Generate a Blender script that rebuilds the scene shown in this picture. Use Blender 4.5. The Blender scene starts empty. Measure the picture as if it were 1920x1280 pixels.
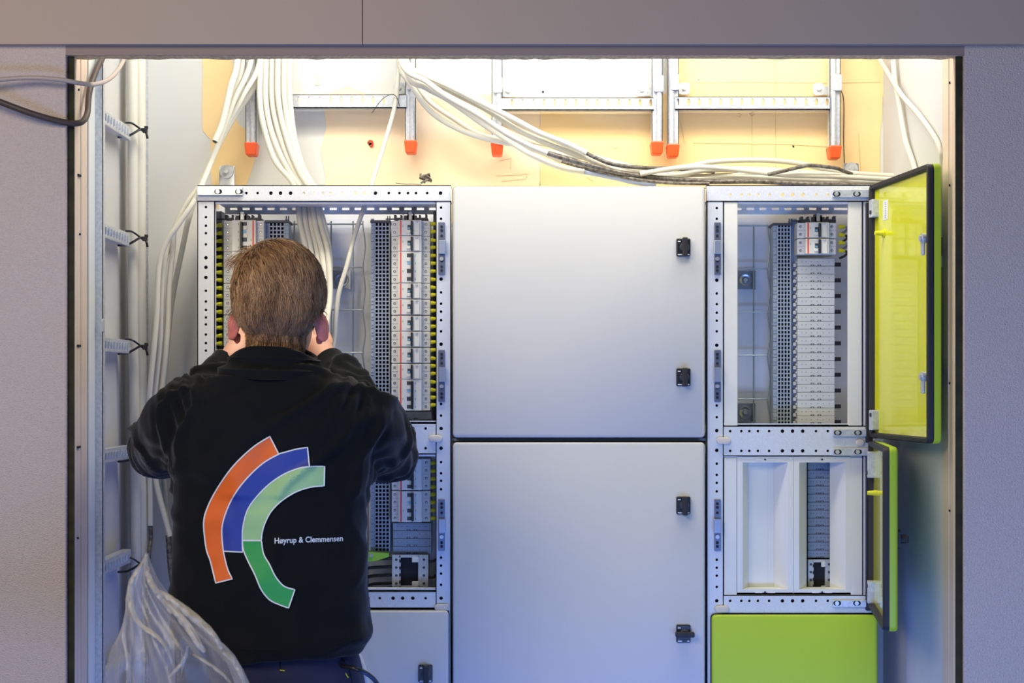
import bpy, bmesh, math, random
from mathutils import Vector, Matrix, noise
from mathutils.bvhtree import BVHTree
random.seed(7)
C = bpy.context.scene.collection
scn = bpy.context.scene

# ------------------------------------------------------------------ camera, light, exposure
F = 2966.0            # focal length in px for a 1920 px wide frame
HZ = 720.0            # horizon row
ZC = 1.5              # camera height
cam_d = bpy.data.cameras.new('camera'); cam = bpy.data.objects.new('camera', cam_d); C.objects.link(cam)
cam.location = (0, 0, ZC); cam.rotation_euler = (math.pi/2, 0, 0)
cam_d.sensor_width = 36; cam_d.lens = F/1920*36; cam_d.shift_y = (HZ-640)/1920
cam_d.clip_start = 0.05
cam_d.dof.use_dof = True; cam_d.dof.focus_distance = 3.3; cam_d.dof.aperture_fstop = 6.3
scn.camera = cam
scn.view_settings.view_transform = 'Standard'; scn.view_settings.look = 'None'
scn.view_settings.gamma = 1; scn.view_settings.exposure = 0.0
try: scn.view_settings.use_curve_mapping = False
except Exception: pass
w = bpy.data.worlds.new('world'); scn.world = w; w.use_nodes = True
w.node_tree.nodes['Background'].inputs[0].default_value = (0.45, 0.60, 1.0, 1)
w.node_tree.nodes['Background'].inputs[1].default_value = 0.15

def area(name, loc, rot, sx, sy, power, col):
    l = bpy.data.lights.new(name, 'AREA'); l.shape = 'RECTANGLE'; l.size = sx; l.size_y = sy
    l.energy = power; l.color = col
    o = bpy.data.objects.new(name, l); C.objects.link(o); o.location = loc; o.rotation_euler = rot
    return o
# warm white strip light above the header inside the recess
area('recess_lamp', (0.05, 3.18, 2.58), (math.radians(6), 0, 0), 1.50, 0.12, 12.8, (1.0, 0.97, 0.88))
area('recess_wall_fill', (0.05, 3.16, 2.46), (math.radians(103), 0, 0), 1.50, 0.12, 3.0, (1.0, 0.97, 0.88))  # extra fill light, added to brighten the back wall from the front
# cool lamp standing low in the recess
area('low_recess_lamp', (0.05, 3.28, 0.30), (math.radians(180), 0, 0), 1.5, 0.20, 6.5, (0.04, 0.15, 1.0))
# warm room light high on the left behind the camera
area('room_light', (-1.3, 0.9, 2.5), (math.radians(55), 0, math.radians(-20)), 1.2, 0.9, 33, (1.0, 0.88, 0.66))
# cool daylight from low on the right of the room
area('low_daylight', (0.5, 1.0, 0.30), (math.radians(90), 0, math.radians(5)), 2.6, 0.5, 46, (0.22, 0.40, 1.0))

# ------------------------------------------------------------------ helpers
def K(d): return d/F
def X(px, d=3.5): return (px-960)*d/F
def Z(py, d=3.5): return ZC+(HZ-py)*d/F
def P(px, py, d=3.5): return Vector((X(px, d), d, Z(py, d)))
def lin(c):
    c = c/255.0
    return c/12.92 if c <= 0.04045 else ((c+0.055)/1.055)**2.4
def rgb(r, g, b): return (lin(r), lin(g), lin(b), 1)

def mat(name, col, rough=0.5, metal=0.0, bump=None, var=None, coat=0, spec=0.5, trans=0, alpha=1, emit=None, coord='Object'):
    """bump=(scale,strength,dist); var=(scale, col2, contrast)"""
    m = bpy.data.materials.new(name); m.use_nodes = True
    nt = m.node_tree; b = nt.nodes['Principled BSDF']
    b.inputs['Base Color'].default_value = col; b.inputs['Roughness'].default_value = rough
    b.inputs['Metallic'].default_value = metal; b.inputs['Specular IOR Level'].default_value = spec
    b.inputs['Coat Weight'].default_value = coat; b.inputs['Transmission Weight'].default_value = trans
    b.inputs['Alpha'].default_value = alpha
    tc = nt.nodes.new('ShaderNodeTexCoord')
    if var:
        n = nt.nodes.new('ShaderNodeTexNoise'); n.inputs['Scale'].default_value = var[0]; n.inputs['Detail'].default_value = 5
        nt.links.new(tc.outputs[coord], n.inputs['Vector'])
        r = nt.nodes.new('ShaderNodeValToRGB'); c = var[2] if len(var) > 2 else 0.15
        r.color_ramp.elements[0].position = 0.5-c; r.color_ramp.elements[1].position = 0.5+c
        r.color_ramp.elements[0].color = col; r.color_ramp.elements[1].color = var[1]
        nt.links.new(n.outputs['Fac'], r.inputs['Fac']); nt.links.new(r.outputs['Color'], b.inputs['Base Color'])
    if bump:
        n = nt.nodes.new('ShaderNodeTexNoise'); n.inputs['Scale'].default_value = bump[0]; n.inputs['Detail'].default_value = 3
        if len(bump) > 3:
            mp = nt.nodes.new('ShaderNodeMapping'); mp.inputs['Scale'].default_value = bump[3]
            nt.links.new(tc.outputs[coord], mp.inputs['Vector']); nt.links.new(mp.outputs['Vector'], n.inputs['Vector'])
        else: nt.links.new(tc.outputs[coord], n.inputs['Vector'])
        bp = nt.nodes.new('ShaderNodeBump'); bp.inputs['Strength'].default_value = bump[1]; bp.inputs['Distance'].default_value = bump[2]
        nt.links.new(n.outputs['Fac'], bp.inputs['Height']); nt.links.new(bp.outputs['Normal'], b.inputs['Normal'])
    return m

M = {}
M['wallpaper'] = mat('woven_wallpaper', rgb(220, 202, 192), 0.85, bump=(300, 1.0, 0.004, (1, 1, 1.6)), var=(3, rgb(215, 198, 190), 0.3))
M['fascia'] = mat('painted_board', rgb(186, 166, 150), 0.8, bump=(500, 0.25, 0.001))
M['strip'] = mat('grey_trim', rgb(150, 132, 124), 0.7, bump=(300, 0.2, 0.001))
M['chip'] = mat('chipboard', rgb(232, 206, 160), 0.9, bump=(260, 0.5, 0.001), var=(120, rgb(186, 154, 108), 0.2))
M['gap'] = mat('dark_gap', rgb(56, 54, 30), 0.9, var=(30, rgb(36, 30, 18), 0.2))
M['jamb'] = mat('planed_wood', rgb(226, 206, 182), 0.7, bump=(60, 0.2, 0.001, (8, 8, 0.4)), var=(6, rgb(212, 190, 166), 0.3))
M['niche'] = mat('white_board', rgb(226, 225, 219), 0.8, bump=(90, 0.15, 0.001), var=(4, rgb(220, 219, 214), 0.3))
M['niche_side_shaded'] = mat('white_board_shaded', rgb(208, 207, 204), 0.8, bump=(90, 0.15, 0.001), var=(4, rgb(200, 199, 197), 0.3))  # darker copy of the white board, shade of the side walls in its colour
M['yellow_wall'] = mat('yellow_board', rgb(254, 222, 164), 0.85, bump=(200, 0.15, 0.001), var=(9, rgb(252, 216, 154), 0.3))
M['peach_wall'] = mat('peach_board', rgb(254, 230, 196), 0.85, bump=(200, 0.15, 0.001), var=(9, rgb(253, 226, 186), 0.3))
M['floor'] = mat('concrete_floor', rgb(120, 118, 116), 0.7, bump=(40, 0.3, 0.002), var=(8, rgb(100, 98, 96), 0.2))
M['stud'] = mat('primed_stud', rgb(222, 224, 216), 0.6, bump=(100, 0.1, 0.001))
M['galv'] = mat('galvanised_steel', rgb(214, 217, 220), 0.36, 0.30, bump=(180, 0.25, 0.0006), var=(130, rgb(186, 191, 197), 0.2))
M['zinc'] = mat('speckled_zinc', rgb(222, 224, 226), 0.5, 0.08, bump=(420, 0.35, 0.0006), var=(600, rgb(206, 209, 215), 0.15))
M['wire'] = mat('zinc_wire', rgb(176, 186, 186), 0.3, 0.7)
M['plate'] = mat('inner_back_plate', rgb(236, 237, 240), 0.55, 0.02, bump=(500, 0.2, 0.0005))
M['doorgrey'] = mat('light_grey_powdercoat', rgb(200, 199, 194), 0.6, bump=(700, 0.08, 0.0004), spec=0.2)
M['lime'] = mat('lime_powdercoat', rgb(176, 204, 50), 0.42, bump=(700, 0.08, 0.0004), spec=0.4)
M['yellow_in'] = mat('glossy_yellow_inner_face', rgb(226, 226, 30), 0.16, coat=0.5)
M['gasket'] = mat('black_rubber', rgb(34, 31, 34), 0.6)
M['black'] = mat('black_plastic', rgb(26, 27, 32), 0.4)
M['dark'] = mat('dark_void', rgb(24, 26, 34), 0.8)
M['dgrey'] = mat('dark_grey_plastic', rgb(62, 66, 74), 0.5)
M['gridgrey'] = mat('blue_grey_plastic', rgb(152, 164, 180), 0.5)
M['blank'] = mat('pale_grey_plastic', rgb(196, 198, 198), 0.5)
M['white'] = mat('cream_white_plastic', rgb(226, 224, 214), 0.45)
M['device'] = mat('breaker_housing', rgb(222, 220, 212), 0.45)
M['red'] = mat('red_stripe', rgb(236, 72, 48), 0.5)
M['blue'] = mat('blue_marker', rgb(120, 180, 214), 0.4)
M['green'] = mat('green_marker', rgb(60, 150, 80), 0.5)
M['yferr'] = mat('yellow_sleeve', rgb(228, 222, 34), 0.45)
M['orange'] = mat('orange_cap', rgb(246, 92, 38), 0.4)
M['cable'] = mat('cream_cable', rgb(212, 208, 192), 0.45, spec=0.4)
M['strip_cable'] = mat('stripped_grey_cable', rgb(124, 118, 108), 0.4, 0.2, bump=(300, 0.5, 0.001, (1, 1, 1)), var=(120, rgb(80, 72, 62), 0.1))
M['browncable'] = mat('dark_brown_cable', rgb(72, 59, 54), 0.5)
M['greycable'] = mat('grey_cable', rgb(176, 162, 154), 0.5)
M['earth'] = mat('lime_earth_block', rgb(150, 205, 60), 0.45)
M['clampsteel'] = mat('washer_steel', rgb(168, 174, 184), 0.25, 0.6)
M['beige'] = mat('beige_plug', rgb(214, 204, 192), 0.5)
M['steel'] = mat('bright_screw', rgb(210, 212, 214), 0.3, 0.5)
M['latchsteel'] = mat('latch_steel', rgb(118, 126, 150), 0.3, 0.5)
M['catch'] = mat('catch_steel', rgb(180, 190, 214), 0.25, 0.6)
M['pencil'] = mat('pencil_line', rgb(206, 172, 120), 0.9)
M['label'] = mat('white_label', rgb(232, 232, 226), 0.5)
M['bluecable'] = mat('blue_cable', rgb(160, 172, 194), 0.45)

def offset(o):
    v = Vector((0, 0, 0))
    while o is not None:
        v += o.location; o = o.parent
    return v

class MB:
    def __init__(s, T=None): s.v = []; s.f = []; s.mi = []; s.cur = 0; s.T = T
    def add(s, vs, fs):
        n = len(s.v)
        if s.T: vs = [s.T(*v) for v in vs]
        s.v += [tuple(v) for v in vs]; s.f += [tuple(i+n for i in f) for f in fs]; s.mi += [s.cur]*len(fs)
        return s
    def box(s, x0, x1, y0, y1, z0, z1, b=0):
        if b > 0:
            return s.rr(x0, x1, z0, z1, y0, y1, b, b, 1, both=True)
        return s.add([(x0,y0,z0),(x1,y0,z0),(x1,y1,z0),(x0,y1,z0),(x0,y0,z1),(x1,y0,z1),(x1,y1,z1),(x0,y1,z1)],
                     [(0,3,2,1),(4,5,6,7),(0,1,5,4),(1,2,6,5),(2,3,7,6),(3,0,4,7)])
    def rr(s, x0, x1, z0, z1, y0, y1, r, ch, seg=4, both=False):
        """rounded rect in xz, y0 = front (toward camera), chamfered front edge"""
        def ring(ins, y):
            pts = []; rr_ = max(r-ins, 0.0002)
            for (cx, cz, a0) in ((x1-ins-rr_, z1-ins-rr_, 0), (x0+ins+rr_, z1-ins-rr_, 90), (x0+ins+rr_, z0+ins+rr_, 180), (x1-ins-rr_, z0+ins+rr_, 270)):
                for k in range(seg+1):
                    a = math.radians(a0+90*k/seg); pts.append((cx+rr_*math.cos(a), y, cz+rr_*math.sin(a)))
            return pts
        rings = [ring(ch, y0), ring(ch*0.3, y0+ch*0.3), ring(0, y0+ch)]
        if both: rings += [ring(0, y1-ch), ring(ch, y1)]
        else: rings += [ring(0, y1)]
        n = len(rings[0]); vs = [p for rg in rings for p in rg]; fs = []
        for i in range(len(rings)-1):
            for j in range(n):
                k = (j+1) % n; fs.append((i*n+j, i*n+k, (i+1)*n+k, (i+1)*n+j))
        fs.append(tuple(reversed(range(n)))); fs.append(tuple((len(rings)-1)*n+j for j in range(n)))
        return s.add(vs, fs)
    def prism(s, pts, y0, y1):
        n = len(pts)
        vs = [(x, y0, z) for x, z in pts]+[(x, y1, z) for x, z in pts]
        fs = [tuple(range(n)), tuple(reversed(range(n, 2*n)))]+[(i, i+n, (i+1) % n+n, (i+1) % n) for i in range(n)]
        return s.add(vs, fs)
    def cyl(s, a, b, r, n=12, r2=None):
        a = Vector(a); b = Vector(b); r2 = r if r2 is None else r2
        d = (b-a).normalized(); u = d.orthogonal().normalized(); v = d.cross(u)
        vs = []
        for p, q in ((a, r), (b, r2)):
            for k in range(n):
                t = 2*math.pi*k/n; vs.append(p+u*math.cos(t)*q+v*math.sin(t)*q)
        fs = [(k, (k+1) % n, (k+1) % n+n, k+n) for k in range(n)]+[tuple(reversed(range(n))), tuple(range(n, 2*n))]
        return s.add(vs, fs)
    def tube(s, pts, r, n=8, caps=True):
        pts = [Vector(p) for p in pts]; m = len(pts)
        rs = r if isinstance(r, (list, tuple)) else [r]*m
        u = None; vs = []
        for i, p in enumerate(pts):
            t = (pts[min(i+1, m-1)]-pts[max(i-1, 0)])
            if t.length < 1e-9: t = Vector((0, 0, 1))
            t.normalize()
            u = t.orthogonal() if u is None else (u-t*u.dot(t))
            if u.length < 1e-6: u = t.orthogonal()
            u.normalize(); v = t.cross(u)
            for k in range(n):
                a = 2*math.pi*k/n; vs.append(p+(u*math.cos(a)+v*math.sin(a))*rs[i])
        fs = [(i*n+k, i*n+(k+1) % n, (i+1)*n+(k+1) % n, (i+1)*n+k) for i in range(m-1) for k in range(n)]
        if caps: fs += [tuple(reversed(range(n))), tuple((m-1)*n+k for k in range(n))]
        return s.add(vs, fs)
    def build(s, name, m, parent=None, smooth=False, local=False, kind=None):
        me = bpy.data.meshes.new(name)
        off = Vector((0, 0, 0)) if local else offset(parent)
        me.from_pydata([(v[0]-off.x, v[1]-off.y, v[2]-off.z) for v in s.v], [], s.f)
        for mm in (m if isinstance(m, (list, tuple)) else [m]): me.materials.append(mm)
        for p, i in zip(me.polygons, s.mi): p.material_index = i; p.use_smooth = smooth
        bm = bmesh.new(); bm.from_mesh(me); bmesh.ops.recalc_face_normals(bm, faces=bm.faces); bm.to_mesh(me); bm.free()
        if smooth:
            try: me.set_sharp_from_angle(angle=math.radians(50))
            except Exception: pass
        o = bpy.data.objects.new(name, me); C.objects.link(o); o.parent = parent
        if kind: o['kind'] = kind
        return o

def spline(pts, n=8):
    pts = [Vector(p) for p in pts]; out = []
    for i in range(len(pts)-1):
        p0 = pts[max(i-1, 0)]; p1 = pts[i]; p2 = pts[i+1]; p3 = pts[min(i+2, len(pts)-1)]
        for k in range(n):
            t = k/n
            out.append(0.5*((2*p1)+(p2-p0)*t+(2*p0-5*p1+4*p2-p3)*t*t+(3*p1-p0-3*p2+p3)*t**3))
    out.append(pts[-1]); return out

def thing(name, label, cat, loc=(0, 0, 0), group=None):
    o = bpy.data.objects.new(name, None); C.objects.link(o); o.empty_display_size = 0.05
    o.location = loc; o['label'] = label; o['category'] = cat
    if group: o['group'] = group
    return o
def tag(o, label, cat, group=None):
    o['label'] = label; o['category'] = cat
    if group: o['group'] = group
    return o
def struct(o): o['kind'] = 'structure'; return o
def copy_tree(o, parent=None):
    c = o.copy(); C.objects.link(c); c.parent = parent
    for ch in list(o.children): copy_tree(ch, c)
    return c

def perf(mb, x0, x1, z0, z1, y, t, rows, axis='x'):
    """flat plate in xz at depth y with real holes. axis = direction of the hole rows.
    rows: list of (v, [(u, r, h)...]) ; u along axis, v across; h extra half length across"""
    u0, u1, v0, v1 = (x0, x1, z0, z1) if axis == 'x' else (z0, z1, x0, x1)
    def pt(u, v, yy): return (u, yy, v) if axis == 'x' else (v, yy, u)
    def quad(a, b, c, d):
        if b-a < 1e-6 or d-c < 1e-6: return
        for yy in (y, y+t):
            mb.add([pt(a, c, yy), pt(b, c, yy), pt(b, d, yy), pt(a, d, yy)], [(0, 1, 2, 3)])
    rows = sorted(rows, key=lambda r: r[0]); edges = [v0]+[(rows[i][0]+rows[i+1][0])/2 for i in range(len(rows)-1)]+[v1]
    for i, (v, hs) in enumerate(rows):
        b0, b1 = edges[i], edges[i+1]
        hs = sorted(h for h in hs if u0+h[1]*1.4 < h[0] < u1-h[1]*1.4)
        if not hs: quad(u0, u1, b0, b1); continue
        av = max(h[1]+h[2] for h in hs)*1.25
        av = min(av, v-b0-1e-5, b1-v-1e-5)
        quad(u0, u1, b0, v-av); quad(u0, u1, v+av, b1)
        cur = u0
        for (u, r, h) in hs:
            au = r*1.35
            if u-au < cur: au = max(u-cur, r*1.02)
            quad(cur, u-au, v-av, v+av)
            hp = []; sp = []
            for k in range(8):
                a = math.radians(45*k+0.0); c_, s_ = math.cos(a), math.sin(a)
                hp.append((u+r*c_, v+r*s_+(h if s_ > 0.01 else (-h if s_ < -0.01 else 0))))
                mx = max(abs(c_), abs(s_)); sp.append((u+au*c_/mx, v+av*s_/mx))
            for yy in (y, y+t):
                mb.add([pt(a[0], a[1], yy) for a in hp+sp], [(k, (k+1) % 8, (k+1) % 8+8, k+8) for k in range(8)])
            mb.add([pt(a[0], a[1], yy) for yy in (y, y+max(t, 0.004)) for a in hp], [(k, (k+1) % 8, (k+1) % 8+8, k+8) for k in range(8)])
            cur = u+au
        quad(cur, u1, v-av, v+av)
    # outer rim
    c = [(u0, v0), (u1, v0), (u1, v1), (u0, v1)]
    mb.add([pt(a, b, yy) for yy in (y, y+t) for a, b in c], [(k, (k+1) % 4, (k+1) % 4+4, k+4) for k in range(4)])

# ------------------------------------------------------------------ setting
DW = 3.09        # front wall plane
DB = 3.72        # back wall of the recess
XL, XR = -0.872, 0.884
mb = MB(); mb.box(-3.2, XL, DW, DW+0.013, 0, Z(83, DW)); struct(mb.build('wall_left_front', M['wallpaper']))
mb = MB(); mb.box(XR, 3.2, DW, DW+0.013, 0, Z(83, DW)); struct(mb.build('wall_right_front', M['wallpaper']))
ztop = Z(83, 3.075)
mb = MB(); mb.box(-3.2, X(679, 3.075), 3.072, 3.09, ztop, 3.0); fa = struct(mb.build('trim_1', M['fascia']))
mb = MB(); mb.box(X(680.6, 3.075), 3.2, 3.072, 3.09, ztop, 3.0); struct(mb.build('trim_2', M['fascia']))
mb = MB(); mb.box(XL, XR, DW, 3.094, Z(103, DW), ztop+0.002); struct(mb.build('trim_3', M['strip']))
mb = MB()
n = 90; vs = []; fs = []
for i in range(n+1):
    x = XL+(XR-XL)*i/n; zb = Z(103, DW)-0.0035*noise.noise(Vector((x*22, 0, 0)))**2*3-0.0007
    for (y, z) in ((3.094, Z(103, DW)+0.0005), (3.094, Z(103, DW)+0.02), (3.122, Z(103, DW)+0.02), (3.122, zb)):
        vs.append((x, y, z))
for i in range(n):
    for k in range(4): fs.append((i*4+k, i*4+(k+1) % 4, i*4+4+(k+1) % 4, i*4+4+k))
mb.add(vs, fs); struct(mb.build('trim_4', M['chip']))
# header board behind the fascia, dark strips painting the shade in the side gaps, and wooden jambs
mb = MB(); mb.box(-3.2, 3.2, 3.094, 3.12, Z(103, DW)+0.02, 3.0); struct(mb.build('wall_header', M['niche']))
mb = MB(); mb.box(XL-0.05, X(138, 3.10), 3.1035, 3.107, 0, Z(103, DW)); struct(mb.build('gap_shade_left', M['gap']))
mb = MB(); mb.box(X(1793, 3.10), XR+0.05, 3.1035, 3.107, 0, Z(103, DW)); struct(mb.build('gap_shade_right', M['gap']))
JL, JR = X(138, 3.10), X(1793, 3.10)
def jamb(xa, xb, nm):
    mb = MB(); mb.box(xa, xb, 3.1075, 3.20, 0, 2.75)
    mb.box(xa+(0.002 if xa < 0 else -0.0015), xb+(0.0015 if xa < 0 else -0.002), 3.15, 3.153, 0, 2.75)
    j = struct(mb.build(nm, M['jamb']))
    return j
j1 = jamb(JL-0.012, JL, 'trim_7'); j2 = jamb(JR, JR+0.012, 'trim_8')
mb = MB()
for py in (170, 330, 440, 650, 840, 1010): mb.box(JL+0.0005, JL+0.003, 3.13+random.uniform(-0.01, .03), 3.134+random.uniform(-.01, .03), Z(py, 3.13), Z(py-4, 3.13))
for py in (155, 348, 720, 960): mb.box(JR-0.003, JR-0.0005, 3.14, 3.1435, Z(py, 3.13), Z(py-4, 3.13))
nm = mb.build('nail_head', M['dark'], j1)
# recess shell
mb = MB(); mb.box(-1.0, 1.0, DB, DB+0.02, 0, 2.75); wb = struct(mb.build('wall_back', M['niche']))
mb = MB(); mb.box(XL-0.03, XL-0.004, 3.2, DB, 0, 2.75); struct(mb.build('wall_left', M['niche_side_shaded']))
mb = MB(); mb.box(JR+0.002, XR+0.03, 3.2, DB, 0, 2.75); struct(mb.build('wall_right', M['niche_side_shaded']))
mb = MB(); mb.box(-1.0, 1.0, 3.1, DB+0.02, 2.75, 2.77); struct(mb.build('ceiling', M['niche']))
mb = MB(); mb.box(-3.2, 3.2, -1.0, 3.75, -0.05, 0); struct(mb.build('floor', M['floor']))
# paint patches on the back wall (bare yellow board where the white paint stops)
def patch(pts, m, y, name='paint_patch'):
    pts2 = []
    for i in range(len(pts)):
        a = pts[i]; b = pts[(i+1) % len(pts)]; L = math.hypot(b[0]-a[0], b[1]-a[1]); k = max(1, int(L/14))
        for j in range(k):
            t = j/k; x = a[0]+(b[0]-a[0])*t; z = a[1]+(b[1]-a[1])*t
            if j: x += random.uniform(-1.2, 1.2); z += random.uniform(-1.2, 1.2)
            pts2.append((X(x, y), Z(z, y)))
    mb = MB(); mb.prism(pts2, y-0.0006, DB-0.0001); return mb.build(name, m, wb)
patch([(380,20),(432,20),(436,120),(445,160),(440,200),(446,232),(470,250),(478,300),(462,345),(462,420),(398,420),(395,262),(380,245)], M['yellow_wall'], DB-0.001)
patch([(607,178),(650,160),(700,182),(852,186),(860,175),(1012,184),(1012,420),(600,420),(611,330),(601,280),(612,240)], M['peach_wall'], DB-0.001)
patch([(1012.8,184),(1200,182),(1248,176),(1256,20),(1660,20),(1662,118),(1654,200),(1650,260),(1649,420),(1012.8,420)], M['yellow_wall'], DB-0.001)
patch([(590,140),(598,140),(600,160),(590,160)], M['peach_wall'], DB-0.001)
mb = MB()
def ink(pts, wd=0.0008): mb.tube([P(a, b, DB-0.0022) for a, b in pts], wd*0.5, 4)
for pts in [[(935,302),(958,297),(957,318)],[(930,330),(990,327)],[(940,340),(985,336),(988,328)],[(1300,268),(1480,271),(1560,276)],[(1453,110),(1455,330)],[(1300,155),(1400,154),(1560,156),(1650,154)],[(1150,278),(1160,277)],[(1275,225),(1284,270)],[(1405,213),(1412,210),(1416,214),(1409,217),(1405,213)],[(1383,212),(1390,214),(1388,219),(1381,217)],[(1610,250),(1612,290),(1614,330)],[(1410,210),(1410,330)],[(1100,332),(1112,340)]]: ink(pts)
mb.build('pencil_line', M['pencil'], wb)
mb = MB()
for (a, b, r) in ((1018,172,2.2),(1487,275,2.6),(1310,150,1),(695,271,4)): mb.cyl(P(a,b,DB-0.0018), P(a,b,DB+0.001), r*K(DB), 10)
mb.build('drill_hole', M['dark'], wb)
mb = MB(); mb.tube(spline([P(690,268,DB-0.002),P(693,264,DB-0.008),P(698,266,DB-0.01),P(698,273,DB-0.006),P(694,274,DB-0.003)]), 0.0022, 6)
o = tag(mb.build('wall_plug', M['red'], None, True), 'small red wall plug stub in the back wall below first slotted rail', 'plug')

# ------------------------------------------------------------------ left: cable ladder and thick cables
lad = thing('cable_ladder', 'galvanised vertical cable ladder on the left side wall of the recess', 'cable ladder', (-0.85, 3.25, 0))
mb = MB(); xa, xb = X(178, 3.25), X(193, 3.25)
mb.box(xa, xb, 3.25, 3.2515, 0.02, 2.6); mb.box(xb-0.0015, xb, 3.25, 3.268, 0.02, 2.6)
mb.build('side_rail', M['galv'], lad)
mb = MB(); mb.box(xa-0.0015, xa+0.0005, 3.201, 3.2495, 0, 2.7); struct(mb.build('trim_9', M['stud']))
mb = MB(); mb.box(X(268,3.62), X(276,3.62), 3.63, 3.632, 0.02, 2.6); mb.box(X(268,3.62)-0.0015, X(268,3.62), 3.6, 3.632, 0.02, 2.6)
mb.build('side_rail', M['galv'], lad)
for (ya, yb) in ((203, 234), (420, 443), (633, 658), (843, 868), (1052, 1076), (1262, 1285)):
    cz = Z((ya+yb)/2, 3.27); h = 0.013
    mb = MB(T=lambda x, y, z: (y, x, z))  # x runs in depth
    slots = [(3.275+0.0235*i, 0.0028, 0.005) for i in range(9)]
    xr = X(193, 3.25)-0.004
    mb2 = MB(T=lambda u, y, v: (xr+(y), u, v))
    perf(mb2, 3.262, 3.50, cz-h, cz+h, 0, 0.0015, [(cz, slots)], 'x')
    mb2.T = None
    mb2.box(xr-0.018, xr+0.001, 3.262, 3.50, cz-h-0.0015, cz-h); mb2.box(xr-0.018, xr+0.001, 3.262, 3.50, cz+h, cz+h+0.0015)
    mb2.build('rung', M['galv'], lad)
mb = MB(); mb.box(X(190,3.25), X(194,3.25), 3.246, 3.262, Z(622,3.25), Z(598,3.25), 0.001); mb.build('clip', M['galv'], lad)
for i, (pa, pb, r, dd) in enumerate(((249, 256, 0.0115, 3.53), (263, 268, 0.0125, 3.545), (255, 262, 0.010, 3.565))):
    pts = [P(pa, -60, dd), P(pa, 300, dd), P(pa+1, 600, dd), P((pa+pb)/2+1, 850, dd), P(pb, 1100, dd), P(pb+2, 1500, dd), P(pb+2, 1900, dd)]
    mb = MB(); mb.tube(spline(pts), r, 16)
    o = mb.build('thick_cable', M['cable'], None, True)
    tag(o, ['thick cream cable strapped to ladder, the one nearest the side rail', 'thick cream cable strapped to ladder, the right one of the bundle', 'thick cream cable strapped to ladder, behind the front two'][i], 'cable', 'thick cables strapped to the ladder')
tieL = ['topmost black cable tie on the ladder, just below the header', 'black cable tie on the second ladder rung from the top', 'black cable tie on the third ladder rung, level with the ears', 'black cable tie on the ladder rung beside the left elbow', 'black cable tie on the ladder rung above the plastic bag']
for i, (y, hx) in enumerate(((245, 272), (448, 272), (651, 272), (853, 276), (1060, 278))):
    t = thing('cable_tie', tieL[i], 'cable tie', P(262, y, 3.5), 'black cable ties on the ladder')
    mb = MB()
    mb.tube(spline([P(236, y-15, 3.50), P(247, y-14, 3.49), P(258, y-7, 3.50), P(268, y+1, 3.51)]), 0.0022, 6)
    mb.tube(spline([P(222, y+12, 3.44), P(237, y+11, 3.48), P(250, y+5, 3.49), P(262, y-2, 3.50), P(270, y-3, 3.51)]), 0.0026, 6)
    mb.build('strap', M['black'], t, True)
    mb = MB(); c = P(hx, y, 3.505); mb.box(c.x-0.005, c.x+0.005, c.y-0.005, c.y+0.004, c.z-0.005, c.z+0.005, 0.001)
    mb.box(c.x-0.001, c.x+0.007, c.y-0.004, c.y+0.002, c.z+0.003, c.z+0.010, 0.001)
    mb.build('tie_head', M['black'], t)
    mb = MB(); mb.tube(spline([c+Vector((0, 0, 0)), c+Vector((0.004, -0.003, -0.008)), c+Vector((0.006, -0.002, -0.018))]), 0.003, 6)
    mb.build('tail', M['black'], t, True)

def cable(name, pts, r, m, label, group=None, n=8, cat='cable', seg=8):
    mb = MB(); mb.tube(spline([P(*p) for p in pts], seg), r, n)
    return tag(mb.build(name, m, None, True), label, cat, group)
# two cables crossing the left edge of the opening
cable('grey_cable', [(-150,158,3.03),(-40,152,3.05),(50,146,3.06),(110,149,3.06),(150,156,3.08),(178,158,3.14),(205,148,3.2),(225,125,3.28),(237,95,3.34),(250,30,3.4)], 0.0045, M['greycable'], 'thin grey cable hanging across the upper left wall corner')
cable('brown_cable', [(-150,150,3.02),(-50,172,3.04),(0,191,3.05),(60,213,3.06),(120,229,3.08),(150,230,3.10),(163,215,3.13),(166,185,3.16),(170,162,3.18),(182,128,3.22),(200,90,3.27),(220,20,3.32)], 0.0062, M['browncable'], 'dark brown cable looping over the left jamb under the grey cable')

# left bundle down past the left cabinet
LG = 'cream cables hanging left of the left cabinet'
left_paths = [
 ([(482,-20,3.60),(470,115,3.60),(440,185,3.58),(412,262,3.57),(385,330,3.55),(365,375,3.5),(335,420,3.49),(312,455,3.49),(298,500,3.49),(294,590,3.49),(288,660,3.49),(280,745,3.5),(279,850,3.53),(281,900,3.54),(282,985,3.54)], 'cream cable hanging furthest left beside the left cabinet'),
 ([(500,-20,3.62),(487,115,3.62),(458,175,3.6),(425,235,3.6),(400,290,3.58),(376,345,3.56),(352,380,3.54),(328,428,3.53),(325,461,3.53),(317,539,3.53),(315,600,3.53),(311,660,3.53),(302,745,3.54),(293,850,3.54),(292,896,3.54),(300,935,3.54),(319,1005,3.54)], 'cream cable hanging in the middle beside the left cabinet'),
 ([(512,-20,3.65),(500,115,3.64),(476,165,3.63),(442,215,3.63),(415,262,3.62),(392,310,3.61),(370,360,3.60),(353,414,3.59),(343,461,3.58),(327,539,3.58),(318,600,3.58),(307,716,3.58),(300,800,3.58),(306,880,3.6),(312,960,3.62),(316,1015,3.62)], 'cream cable hanging closest to the post of the left cabinet'),
]
for p, l in left_paths: cable('cream_cable', p, 0.0063, M['cable'], l, LG)
o = cable('cream_cable', [(455,-20,3.56),(445,115,3.56),(432,165,3.55),(417,230,3.54),(403,265,3.53)], 0.0075, M['cable'], 'cream cable with a cut end hanging over the yellow board at left')
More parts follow.
